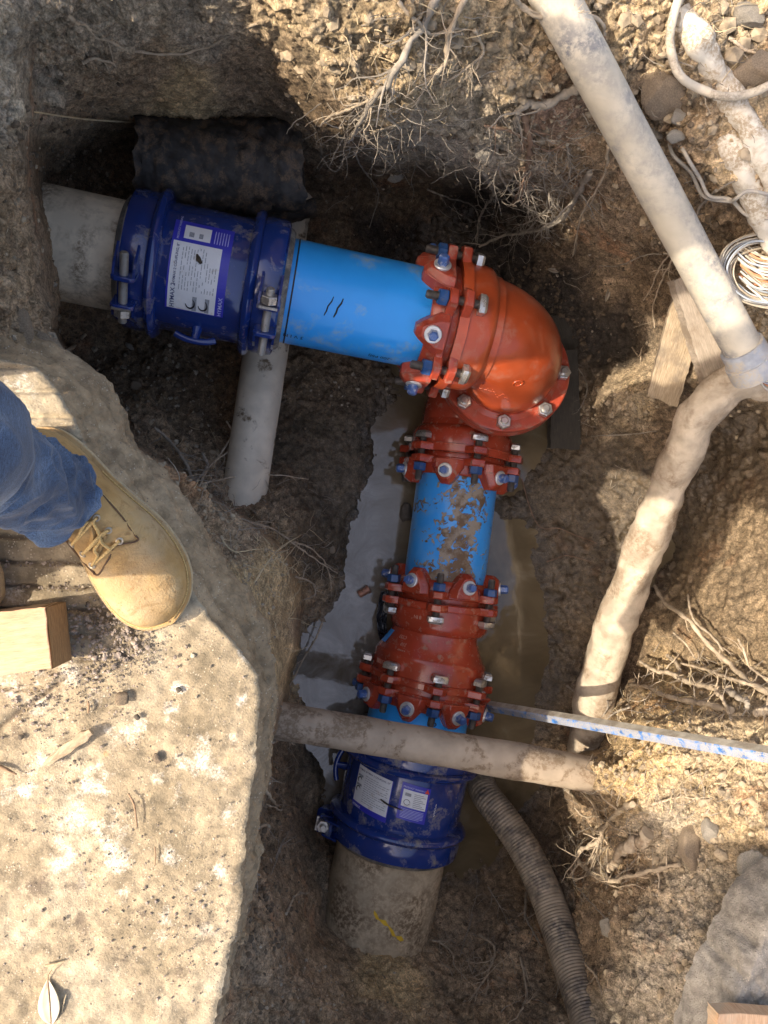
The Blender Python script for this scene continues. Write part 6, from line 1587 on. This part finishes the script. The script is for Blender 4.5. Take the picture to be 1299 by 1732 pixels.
# ------------------------------------------------------------------ people
def leather():
    m, nt, b = newmat('tan_leather'); n = N(nt)
    c = n.ramp(n.noise(16, 5, .6), [(.3, (.28, .165, .06)), (.5, (.42, .26, .10)), (.72, (.51, .35, .165))])
    d = n.ramp(n.noise(7, 5, .6), [(.5, 0), (.68, .75)]); c = n.mix(d, c, (.44, .34, .21))
    sc2 = n.ramp(n.noise(30, 6, .7, dist=1.0), [(.52, 0), (.62, .55)]); c = n.mix(sc2, c, (.25, .15, .06))
    s = n.ramp(n.noise(95, 3, .7), [(.60, 0), (.68, .6)]); c = n.mix(s, c, (.22, .12, .04))
    n.link(c, b.inputs['Base Color']); b.inputs['Roughness'].default_value = .72
    w = n.noise(45, 6, .65, dist=1.5); n.link(n.bump(n.math('ADD', w, n.math('MULTIPLY', n.noise(420, 2), .4)), .42, .005), b.inputs['Normal']); return m
M['leather'] = leather()
M['outsole'] = simple('boot_sole', (.50, .40, .25), .75, var=.15, dirt=(.30, .25, .18), dirt_amt=.5, dirt_scale=40, bump=.3)
M['seam'] = simple('dark_seam', (.10, .055, .03), .8); M['lace'] = simple('lace_cord', (.50, .34, .14), .85, var=.25, scale=500); M['eyelet'] = simple('eyelet_metal', (.45, .40, .33), .4, metal=.7)
def denim():
    m, nt, b = newmat('denim'); n = N(nt)
    f = n.ramp(n.noise(7, 4, .6, dist=.6), [(.3, (.018, .036, .08)), (.5, (.055, .10, .185)), (.70, (.21, .27, .37))])
    v = n.mapped((50, 380, 380)); st = n.noise(2.2, 4, .7, vec=v); v2 = n.mapped((380, 50, 380)); st2 = n.noise(2.2, 3, .6, vec=v2)
    c = n.mix(1.0, f, n.ramp(n.math('ADD', n.math('MULTIPLY', st, .5), n.math('MULTIPLY', st2, .5)), [(.40, .55), (.60, 1.55)]), 'MULTIPLY')
    n.link(c, b.inputs['Base Color']); b.inputs['Roughness'].default_value = .9; b.inputs['Sheen Weight'].default_value = .15
    n.link(n.bump(n.math('ADD', st, st2), .3, .0008), b.inputs['Normal']); return m
M['denim'] = denim()
M['jacket'] = simple('dark_work_jacket', (.06, .07, .08), .9, var=.2); M['vest'] = simple('orange_vest', (.60, .20, .03), .8, var=.1); M['shirt'] = simple('grey_shirt', (.25, .25, .26), .9, var=.1)
M['skin'] = simple('skin', (.50, .30, .21), .5, var=.08); M['hair'] = simple('dark_hair', (.04, .028, .02), .7, var=.3); M['hat'] = simple('white_helmet', (.7, .7, .68), .3, coat=.4); M['eye'] = simple('eye_white', (.7, .7, .7), .2); M['iris'] = simple('iris', (.05, .04, .03), .2)

BH, BT = P(52, 742, 0.0), P(297, 1041, 0.0)
def boot(root, H, T, detailed=True, name='boot'):
    ax_ = (T-H); L = ax_.length; ax_.normalize(); side = V((ax_.y, -ax_.x, 0)); H = V(H)      # side: to the right of the walking direction... 
    us = [0, .01, .04, .10, .18, .26, .34, .42, .50, .58, .66, .74, .81, .87, .92, .955, .98, .995, 1.0]
    hw = [.012, .022, .031, .037, .040, .040, .040, .043, .047, .052, .0560, .0575, .0560, .0515, .0435, .034, .023, .011, .002]
    hh = [.07, .10, .12, .128, .130, .130, .130, .124, .108, .093, .083, .077, .072, .066, .059, .051, .042, .031, .018]
    U = np.linspace(0, 1, 90)**.9; W = np.interp(U, us, hw); Hh = np.interp(U, us, hh)
    for _ in range(4):
        W[1:-1] = (W[:-2]+2*W[1:-1]+W[2:])/4; Hh[1:-1] = (Hh[:-2]+2*Hh[1:-1]+Hh[2:])/4
    sh = -.010*np.sin(np.clip(U, 0, 1)*math.pi)+.012*np.clip(U-.6, 0, 1)          # gentle banana curve
    na = 56; zs = .026
    def pt(u, s, z): return H+ax_*(u*L)+side*s+V((0, 0, z))
    def build(Wx, z0, Hx, e1, e2, name_, mat, parent, wr=0.0):
        b = MB(); vs = []
        for i, u in enumerate(U):
            for k in range(na+1):
                a = math.pi*k/na; c_, s_ = math.cos(a), math.sin(a)
                x = Wx[i]*math.copysign(abs(c_)**e1, c_); z = z0+(Hx[i]-z0)*abs(s_)**e2
                if wr:
                    # flex creases across the vamp
                    g = math.exp(-((u-.60)/.07)**2)*max(0, s_)**.5
                    z += wr*g*(math.sin(u*L*430+x*45+2.2*math.sin(x*70))*.0020+math.sin(u*L*900-x*60)*.0006)+.0009*math.sin(u*40+x*90)
                    # tongue valley and quarter step
                vs.append(pt(u, x+sh[i], z))
        fs = [(i*(na+1)+k, i*(na+1)+k+1, (i+1)*(na+1)+k+1, (i+1)*(na+1)+k) for i in range(len(U)-1) for k in range(na)]
        b.add(vs, fs); return b.build(name_, mat, parent, 70)
    up = build(W, zs-.003, Hh, .72, .80, name, M['leather'], root, 1.0)
    # sole
    def solering(off, z0, z1, nm, mat):
        b = MB(); nU = len(U); left = []; right = []
        for i, u in enumerate(U):
            w = W[i]+off; 
            left.append((u, sh[i]-w)); right.append((u, sh[i]+w))
        pts = [(u*L, sh[i]-W[i]) for i, u in enumerate(U)]+[(u*L, sh[i]+W[i]) for i, u in reversed(list(enumerate(U)))]
        Q = np.array(pts); m_ = len(Q)
        Tn = np.roll(Q, -2, 0)-np.roll(Q, 2, 0); Nn = np.stack([Tn[:, 1], -Tn[:, 0]], -1); Nn /= np.linalg.norm(Nn, axis=-1, keepdims=True)+1e-9
        cen = Q.mean(0); Nn *= np.sign(((Q-cen)*Nn).sum(-1, keepdims=True))
        for _ in range(6): Nn = (np.roll(Nn, 1, 0)+Nn*2+np.roll(Nn, -1, 0))/4
        Nn /= np.linalg.norm(Nn, axis=-1, keepdims=True); Q = Q+Nn*off
        P2 = [(a/L, b_) for a, b_ in Q]
        n = len(P2)
        vs = []
        for (z, k) in ((z0, .985), (z0+.003, 1.0), (z1-.002, 1.0), (z1, .985)):
            cu = .5
            for u, s in P2: vs.append(pt(cu+(u-cu)*(1 if k == 1 else .995), s*k, z))
        fs = [(r*n+i, r*n+(i+1) % n, (r+1)*n+(i+1) % n, (r+1)*n+i) for r in range(3) for i in range(n)]+[tuple(range(n-1, -1, -1)), tuple(3*n+i for i in range(n))]
        b.add(vs, fs); return b.build(nm, mat, up, 40)
    solering(.0065, .0005, .020, 'outsole', M['outsole']); solering(.0055, .0205, .027, 'welt', M['leather'])
    g = MB()
    idx = [i for i in range(len(U)) if U[i] > .30]
    for sgn in (-1, 1):
        g.tube([pt(U[i], sh[i]+sgn*(W[i]+.0012), .029) for i in idx], .0011, 5)
    g.build('welt_seam', M['lace'], up, 60)
    if detailed:
        def bz(px, py):
            z = .08
            for _ in range(12):
                p = P(px, py, z); d = p-H; u = d.dot(ax_)/L; s = d.dot(side)
                w = np.interp(u, U, W); h = np.interp(u, U, Hh); q = (s-np.interp(u, U, sh))/max(w, 1e-4); q = max(-.985, min(.985, q))
                zn = (zs-.003)+(h-zs+.003)*(1-abs(q)**(2/.72))**(.40)
                z = .5*z+.5*zn
            return P(px, py, z), z
        def on(px, py, lift=0.0): 
            p, z = bz(px, py); return P(px, py, z+lift)
        def line(pts, r, nm, mat, lift=.0005, n=30, par=None):
            b = MB(); b.tube(smooth_path([on(x, y, lift) for x, y in pts], n), r, 6); return b.build(nm, mat, par or up, 60)
        line([(150, 812), (178, 842), (205, 872), (226, 902), (234, 912), (226, 917), (208, 920), (192, 924)], .0013, 'quarter_seam', M['seam'], .0002, 60)
        line([(192, 924), (186, 940), (176, 958), (166, 972), (158, 970)], .0013, 'quarter_seam', M['seam'], .0002, 40)
        line([(112, 915), (128, 935), (146, 956), (160, 970)], .0014, 'quarter_seam', M['seam'], .0002, 40)
        line([(146, 806), (174, 836), (202, 866), (229, 905)], .0010, 'stitching', M['lace'], .0006, 40)
        line([(178, 905), (168, 930), (160, 950)], .0030, 'tongue_fold', M['leather'], -.001, 30)
        line([(150, 880), (158, 905), (150, 930)], .0040, 'tongue_fold', M['leather'], -.001, 30)
        E = [(163, 876), (183, 897), (202, 915)]; F = [(122, 921), (140, 937), (156, 956)]
        for (x, y) in E+F:
            c_, z = bz(x, y); nrm = (on(x+4, y)-on(x-4, y)).cross(on(x, y-4)-on(x, y+4)).normalized()
            if nrm.z < 0: nrm = -nrm
            ff = Fr(c_, nrm, (1, 0, 0)); b = MB(); b.lathe(ff, [(-.001, .0022), (.0018, .0024), (.0024, .0036), (.0016, .0048), (-.001, .0050)], 18); b.build('eyelet', M['eyelet'], up, 50)
        for i in range(3):
            x0, y0 = E[i]; x1, y1 = F[i]
            line([(x0, y0), (x0*.65+x1*.35, y0*.65+y1*.35), (x0*.3+x1*.7, y0*.3+y1*.7), (x1, y1)], .0022, 'lace', M['lace'], .0032, 20)
        line([(183, 897), (170, 905), (158, 918), (140, 937)], .0020, 'lace', M['lace'], .0062, 20)
        line([(163, 876), (158, 884), (166, 900), (172, 918), (185, 928)], .0020, 'lace', M['lace'], .0055, 24)
        line([(122, 921), (132, 908), (140, 892), (148, 882)], .0020, 'lace', M['lace'], .0055, 24)
        line([(172, 912), (160, 930), (165, 940), (156, 956)], .0020, 'lace', M['lace'], .0048, 24)
    return up

def remeshed(name, tubes, balls, vox, mat, parent, smooth=4):
    b = MB()
    for pts, rad in tubes: 
        pp = smooth_path(pts, 24); rr = [lerpv(rad, i/(len(pp)-1)) for i in range(len(pp))]; b.tube(pp, rr, 16)
    for c, r in balls:
        f = Fr(c, (0, 0, 1), (1, 0, 0)); pr = [(r[2]*math.sin(t), max(1e-4, math.cos(t))) for t in np.linspace(-math.pi/2, math.pi/2, 14)]
        vs = []; n = 20
        for z, q in pr:
            for k in range(n): vs.append(V(c)+V((r[0]*q*math.cos(2*math.pi*k/n), r[1]*q*math.sin(2*math.pi*k/n), z)))
        b.add(vs, [(i*n+k, i*n+(k+1) % n, (i+1)*n+(k+1) % n, (i+1)*n+k) for i in range(13) for k in range(n)]+[tuple(range(n-1, -1, -1)), tuple(13*n+k for k in range(n))])
    o = b.build(name, mat, parent, None)
    m = o.modifiers.new('skin', 'REMESH'); m.mode = 'VOXEL'; m.voxel_size = vox; m.use_smooth_shade = True
    s = o.modifiers.new('soft', 'SMOOTH'); s.iterations = smooth; s.factor = .6
    return o

def upper_body(root, hip, sh, head, hands, top, helmet=False, yaw=0.0):
    """torso from hip to shoulders, arms to the hands, head facing +X"""
    hip, sh, head = V(hip), V(sh), V(head); ca, sa = math.cos(yaw), math.sin(yaw)
    side = V((-sa, ca, 0)); fwd = V((ca, sa, 0))
    tubes = [([hip, hip.lerp(sh, .5), sh-V((0, 0, .03))], [.15, .145, .15])]
    for s in (-1, 1): tubes.append(([hip+side*s*.06, hip.lerp(sh, .55)+side*s*.09, sh+side*s*.12-V((0, 0, .04))], [.12, .125, .10]))
    for s, h in ((1, hands[0]), (-1, hands[1])):
        h = V(h); a = sh+side*s*.20-V((0, 0, .02)); el = (a+h)/2+V((0, 0, -.10))+side*s*.06-fwd*.03
        tubes.append(([sh+side*s*.08, a, el, h.lerp(el, .12)], [.08, .068, .052, .040]))
    remeshed('jacket', tubes, [], .016, top, root)
    tb = [([sh+V((0, 0, -.02)), head+V((0, 0, -.09))], [.062, .056])]
    balls = [(head, (.095, .076, .115)), (head+fwd*.05+V((0, 0, -.05)), (.055, .055, .055)), (head+fwd*.105+V((0, 0, -.012)), (.018, .014, .020)), (head+side*.078, (.018, .010, .032)), (head-side*.078, (.018, .010, .032))]
    for s, h in ((1, hands[0]), (-1, hands[1])):
        h = V(h); a = sh+side*s*.20; d = (h-((a+h)/2+V((0, 0, -.12)))).normalized(); w = d.cross(V((0, 0, 1))).normalized()
        tb.append(([h-d*.06, h, h+d*.05], [.028, .030, .036]))
        for k in range(4):
            q = h+d*.08+w*(k-1.5)*.019; tb.append(([q-d*.02, q+d*.03, q+d*.05+V((0, 0, -.025)), q+d*.045+V((0, 0, -.045+.004*abs(k-1.5)))], [.0095, .009, .0085, .008]))
        tb.append(([h+w*-s*.025, h+w*-s*.05+d*.03, h+w*-s*.052+d*.055], [.012, .010, .009]))
    remeshed('body', tb, balls, .006, M['skin'], root, 2)
    def part_ball(nm, c, r, m):
        b = MB(); n = 18; pr = [(r[2]*math.sin(t), max(1e-4, math.cos(t))) for t in np.linspace(-math.pi/2, math.pi/2, 12)]
        vs = [V(c)+V((r[0]*q*math.cos(2*math.pi*k/n), r[1]*q*math.sin(2*math.pi*k/n), z)) for z, q in pr for k in range(n)]
        b.add(vs, [(i*n+k, i*n+(k+1) % n, (i+1)*n+(k+1) % n, (i+1)*n+k) for i in range(11) for k in range(n)]); return b.build(nm, m, root, 60)
    for s in (-1, 1):
        part_ball('eye', head+fwd*.085+side*s*.030+V((0, 0, .012)), (.011, .012, .011), M['eye']); part_ball('iris', head+fwd*.093+side*s*.030+V((0, 0, .011)), (.005, .006, .006), M['iris'])
    part_ball('mouth', head+fwd*.098+V((0, 0, -.055)), (.006, .024, .006), M['vest' if 0 else 'skin'])
    part_ball('hair', head-fwd*.018+V((0, 0, .030)), (.095, .085, .100), M['hair'])
    if helmet:
        b = MB(); f = Fr(head+V((0, 0, .045)), (0, 0, 1), (1, 0, 0)); b.lathe(f, [(0, .150), (.004, .152), (.008, .128), (.05, .122), (.09, .095), (.112, .05), (.118, .0)], 40); b.build('helmet', M['hat'], root, 50)

# the photographer: right leg and boot stand in the picture
pa = thing('person', 'person in blue jeans and tan lace-up work boot standing on the slab edge', 'person', (-.36, -.02, 0))
boot(pa, BH, BT, True)
def jean_leg(path, rads, parent, seed, folds=True, n=170, seg=96):
    pp = smooth_path(path, n); nn = len(pp); rr = [lerpv(rads, i/(nn-1)) for i in range(nn)]
    b = MB(); b.tube(pp, rr, seg, False)
    A = np.array(b.v).reshape(nn, seg, 3); C = np.array([tuple(p) for p in pp])[:, None]; d = A-C; r0 = np.linalg.norm(d, axis=-1, keepdims=True); d = d/r0
    s = np.concatenate([[0], np.cumsum(np.linalg.norm(np.diff(C[:, 0], axis=0), axis=-1))])[:, None]; th = np.linspace(0, 2*math.pi, seg, endpoint=False)[None]
    q = np.stack([s*26+1.7*np.sin(th+seed)+.8*np.sin(2*th+1), np.cos(th)*1.3+0*s, np.sin(th)*1.3+0*s], -1)
    f = fbm(q+seed, 3, seed); rd = 1-np.abs(fbm(q*.8+seed+5, 2, seed+4))*1.6
    env = np.clip(1-s/.42, .25, 1)
    disp = (.0080*f+.0150*np.abs(rd)**1.3*np.sign(rd)-.004)*env
    disp += .004*np.exp(-((s-.012)/.006)**2)                    # hem
    disp *= np.clip(s/.008+.25, 0, 1)
    A = A+d*disp[..., None]
    b.v = [tuple(x) for x in A.reshape(-1, 3)]
    inn = len(b.v); ring0 = [tuple(C[0, 0]*.12+A[0, k]*.88) for k in range(seg)]; ring1 = [tuple(C[0, 0]+(A[0, k]-C[0, 0])*.85+(C[6, 0]-C[0, 0])*1.0) for k in range(seg)]
    b.v += ring0+ring1
    b.f += [(k, inn+k, inn+(k+1) % seg, (k+1) % seg) for k in range(seg)]+[(inn+k, inn+seg+k, inn+seg+(k+1) % seg, inn+(k+1) % seg) for k in range(seg)]
    return b.build('trouser_leg', M['denim'], parent, 60)
hipR, hipL = V((-.47, -.16, .90)), V((-.50, .05, .90))
jean_leg([P(92, 838, .095), P(74, 830, .13), P(42, 817, .19), P(-2, 797, .27), P(-70, 772, .37), P(-150, 748, .48), V((-.37, -.03, .66)), V((-.46, -.08, .92))], [.049, .048, .048, .050, .057, .066, .082, .10], pa, 3, n=240, seg=128)
b2H = P(-165, 1010, 0); 
boot(pa, V((-.62, -.03, 0)), V((-.325, -.105, 0)), False)
jean_leg([V((-.50, -.06, .085)), V((-.51, -.06, .2)), V((-.50, -.07, .35)), V((-.46, -.08, .5)), V((-.50, -.12, .72)), V((-.50, -.14, .92))], [.060, .062, .066, .074, .088, .10], pa, 7, n=80, seg=48)
remeshed('jeans_seat', [([V((-.50, -.20, .88)), V((-.48, 0.0, .88))], [.125, .125]), ([V((-.49, -.10, .85)), V((-.49, -.10, .98))], [.15, .145])], [], .014, M['denim'], pa)
upper_body(pa, (-.49, -.10, .98), (-.44, -.10, 1.42), (-.38, -.10, 1.66), ((-.16, .02, 1.25), (-.16, -.18, 1.25)), M['jacket'])

# two made-up people just outside the picture, added for the shadows they cast
def shadow_person(x, y, label, top, helmet, yaw=0.0, arms=None, h=1.0):
    r = thing('person', label, 'person', (x, y, 0)); ca, sa = math.cos(yaw), math.sin(yaw)
    W_ = lambda a, b_, z: V((x+a*ca-b_*sa, y+a*sa+b_*ca, z*h))
    for s in (-1, 1):
        boot(r, W_(-.10, s*.13, 0), W_(.19, s*.17, 0), False)
        jean_leg([W_(-.03, s*.135, .09), W_(-.03, s*.135, .25), W_(.0, s*.125, .48), W_(-.01, s*.11, .70), W_(-.02, s*.09, .92)], [.062, .066, .075, .09, .10], r, 11+s, n=60, seg=40)
    remeshed('jeans_seat', [([W_(-.02, -.10, .88), W_(-.02, .10, .88)], [.12, .12]), ([W_(-.02, 0, .86), W_(-.02, 0, .98)], [.15, .145])], [], .014, M['denim'], r)
    arms = arms or ((.10, .30, .85), (.10, -.30, .85))
    upper_body(r, W_(-.02, 0, .98), W_(.0, 0, 1.42), W_(.05, 0, 1.66), [W_(*a) for a in arms], top, helmet, yaw)
shadow_person(-.64, .365, 'made-up person in an orange vest and white helmet beyond the upper left corner, added to shade the conduit', M['vest'], True, yaw=math.radians(90), arms=((.40, .08, .99), (.20, -.14, .86)))
shadow_person(-.50, -1.12, 'made-up person in a grey shirt and helmet below the picture, added to shade the lower right bank', M['shirt'], True, arms=((.25, .26, 1.05), (.25, -.26, 1.0)))

for k in range(2):  # unseen crates, made up to block the sun from elbow and blue pipe
    bk = thing('shade_crate', ('lower', 'upper')[k]+' of two made-up dark crates left of the picture, added to shade the elbow', 'crate', (-.53, .248, .31*k+.001), 'crates added outside the picture to cast shade')
    if not k: M['bucket'] = simple('grey_plastic', (.16, .16, .16), .5, dirt=DIRT, dirt_amt=.5)
    f = Fr((-.53, .248, .31*k+.001), (0, 0, 1), (1, 0, 0)); b = MB(); b.box(f, -.09, .09, -.088, .088, 0, .25); b.build('crate_body', M['bucket'], bk, None, bevel=.006)
    b = MB(); b.box(f, -.094, .094, -.092, .092, .252, .300); b.build('crate_lid', M['bucket'], bk, None, bevel=.006)
    b = MB(); b.box(f, .096, .102, -.04, .04, .20, .23); b.build('latch', M['zinc'], bk, None, bevel=.002)
b = MB(); b.tube(smooth_path([V((-.47, -.16, .98)), V((-.46, -.20, .93)), V((-.45, -.30, .845)), V((-.45, -.42, .765)), V((-.45, -.53, .655)), V((-.45, -.56, .62))], 20), [.03, .065, .072, .07, .07, .07, .07, .07, .07, .068, .06, .03, .03, .03, .03, .03, .03, .03, .03, .03, .03][:21] if 0 else .055, 18)  # invented bag: its shape is added to throw shade on the right bank
tag(b.build('shade_bag', M['jacket'], None, 60, loc=(-.45, -.38, .61)), 'made-up long dark bag out of the picture, added to shade the right bank', 'bag')

# made-up paving stack, unseen, added to shade the upper left bank and wall
for k, (cx0, cy0, rx_, ry_, ztop) in enumerate(((-.66, .48, .27, .18, .085), (-.68, .49, .25, .17, .165), (-.66, .47, .24, .16, .245), (-.68, .48, .24, .15, .325), (-.67, .47, .23, .13, .405))):
    rr = random.Random(40+k); n = 9; c = V((cx0, cy0, ztop)); th_ = [2*math.pi*i/n for i in range(n)]
    pts = [V((cx0+rx_*math.cos(a)*rr.uniform(.88, 1.05), cy0+ry_*math.sin(a)*rr.uniform(.88, 1.05), ztop)) for a in th_]
    b = MB(); f = Fr((0, 0, 0), (0, 0, 1), (1, 0, 0)); b.prism(f, [(p.x, p.y) for p in pts], ztop-.079, ztop-.002)
    o = b.build('shade_paving', M['concrete_face'], None, None, loc=(cx0, cy0, ztop)); bv = o.modifiers.new('bevel', 'BEVEL'); bv.width = .006
    tag(o, ('lowest', 'second', 'middle', 'fourth', 'topmost')[k]+' piece of a made-up paving stack, added unseen to shade the upper left bank', 'paving slab', 'paving stack added outside the picture to cast shade')
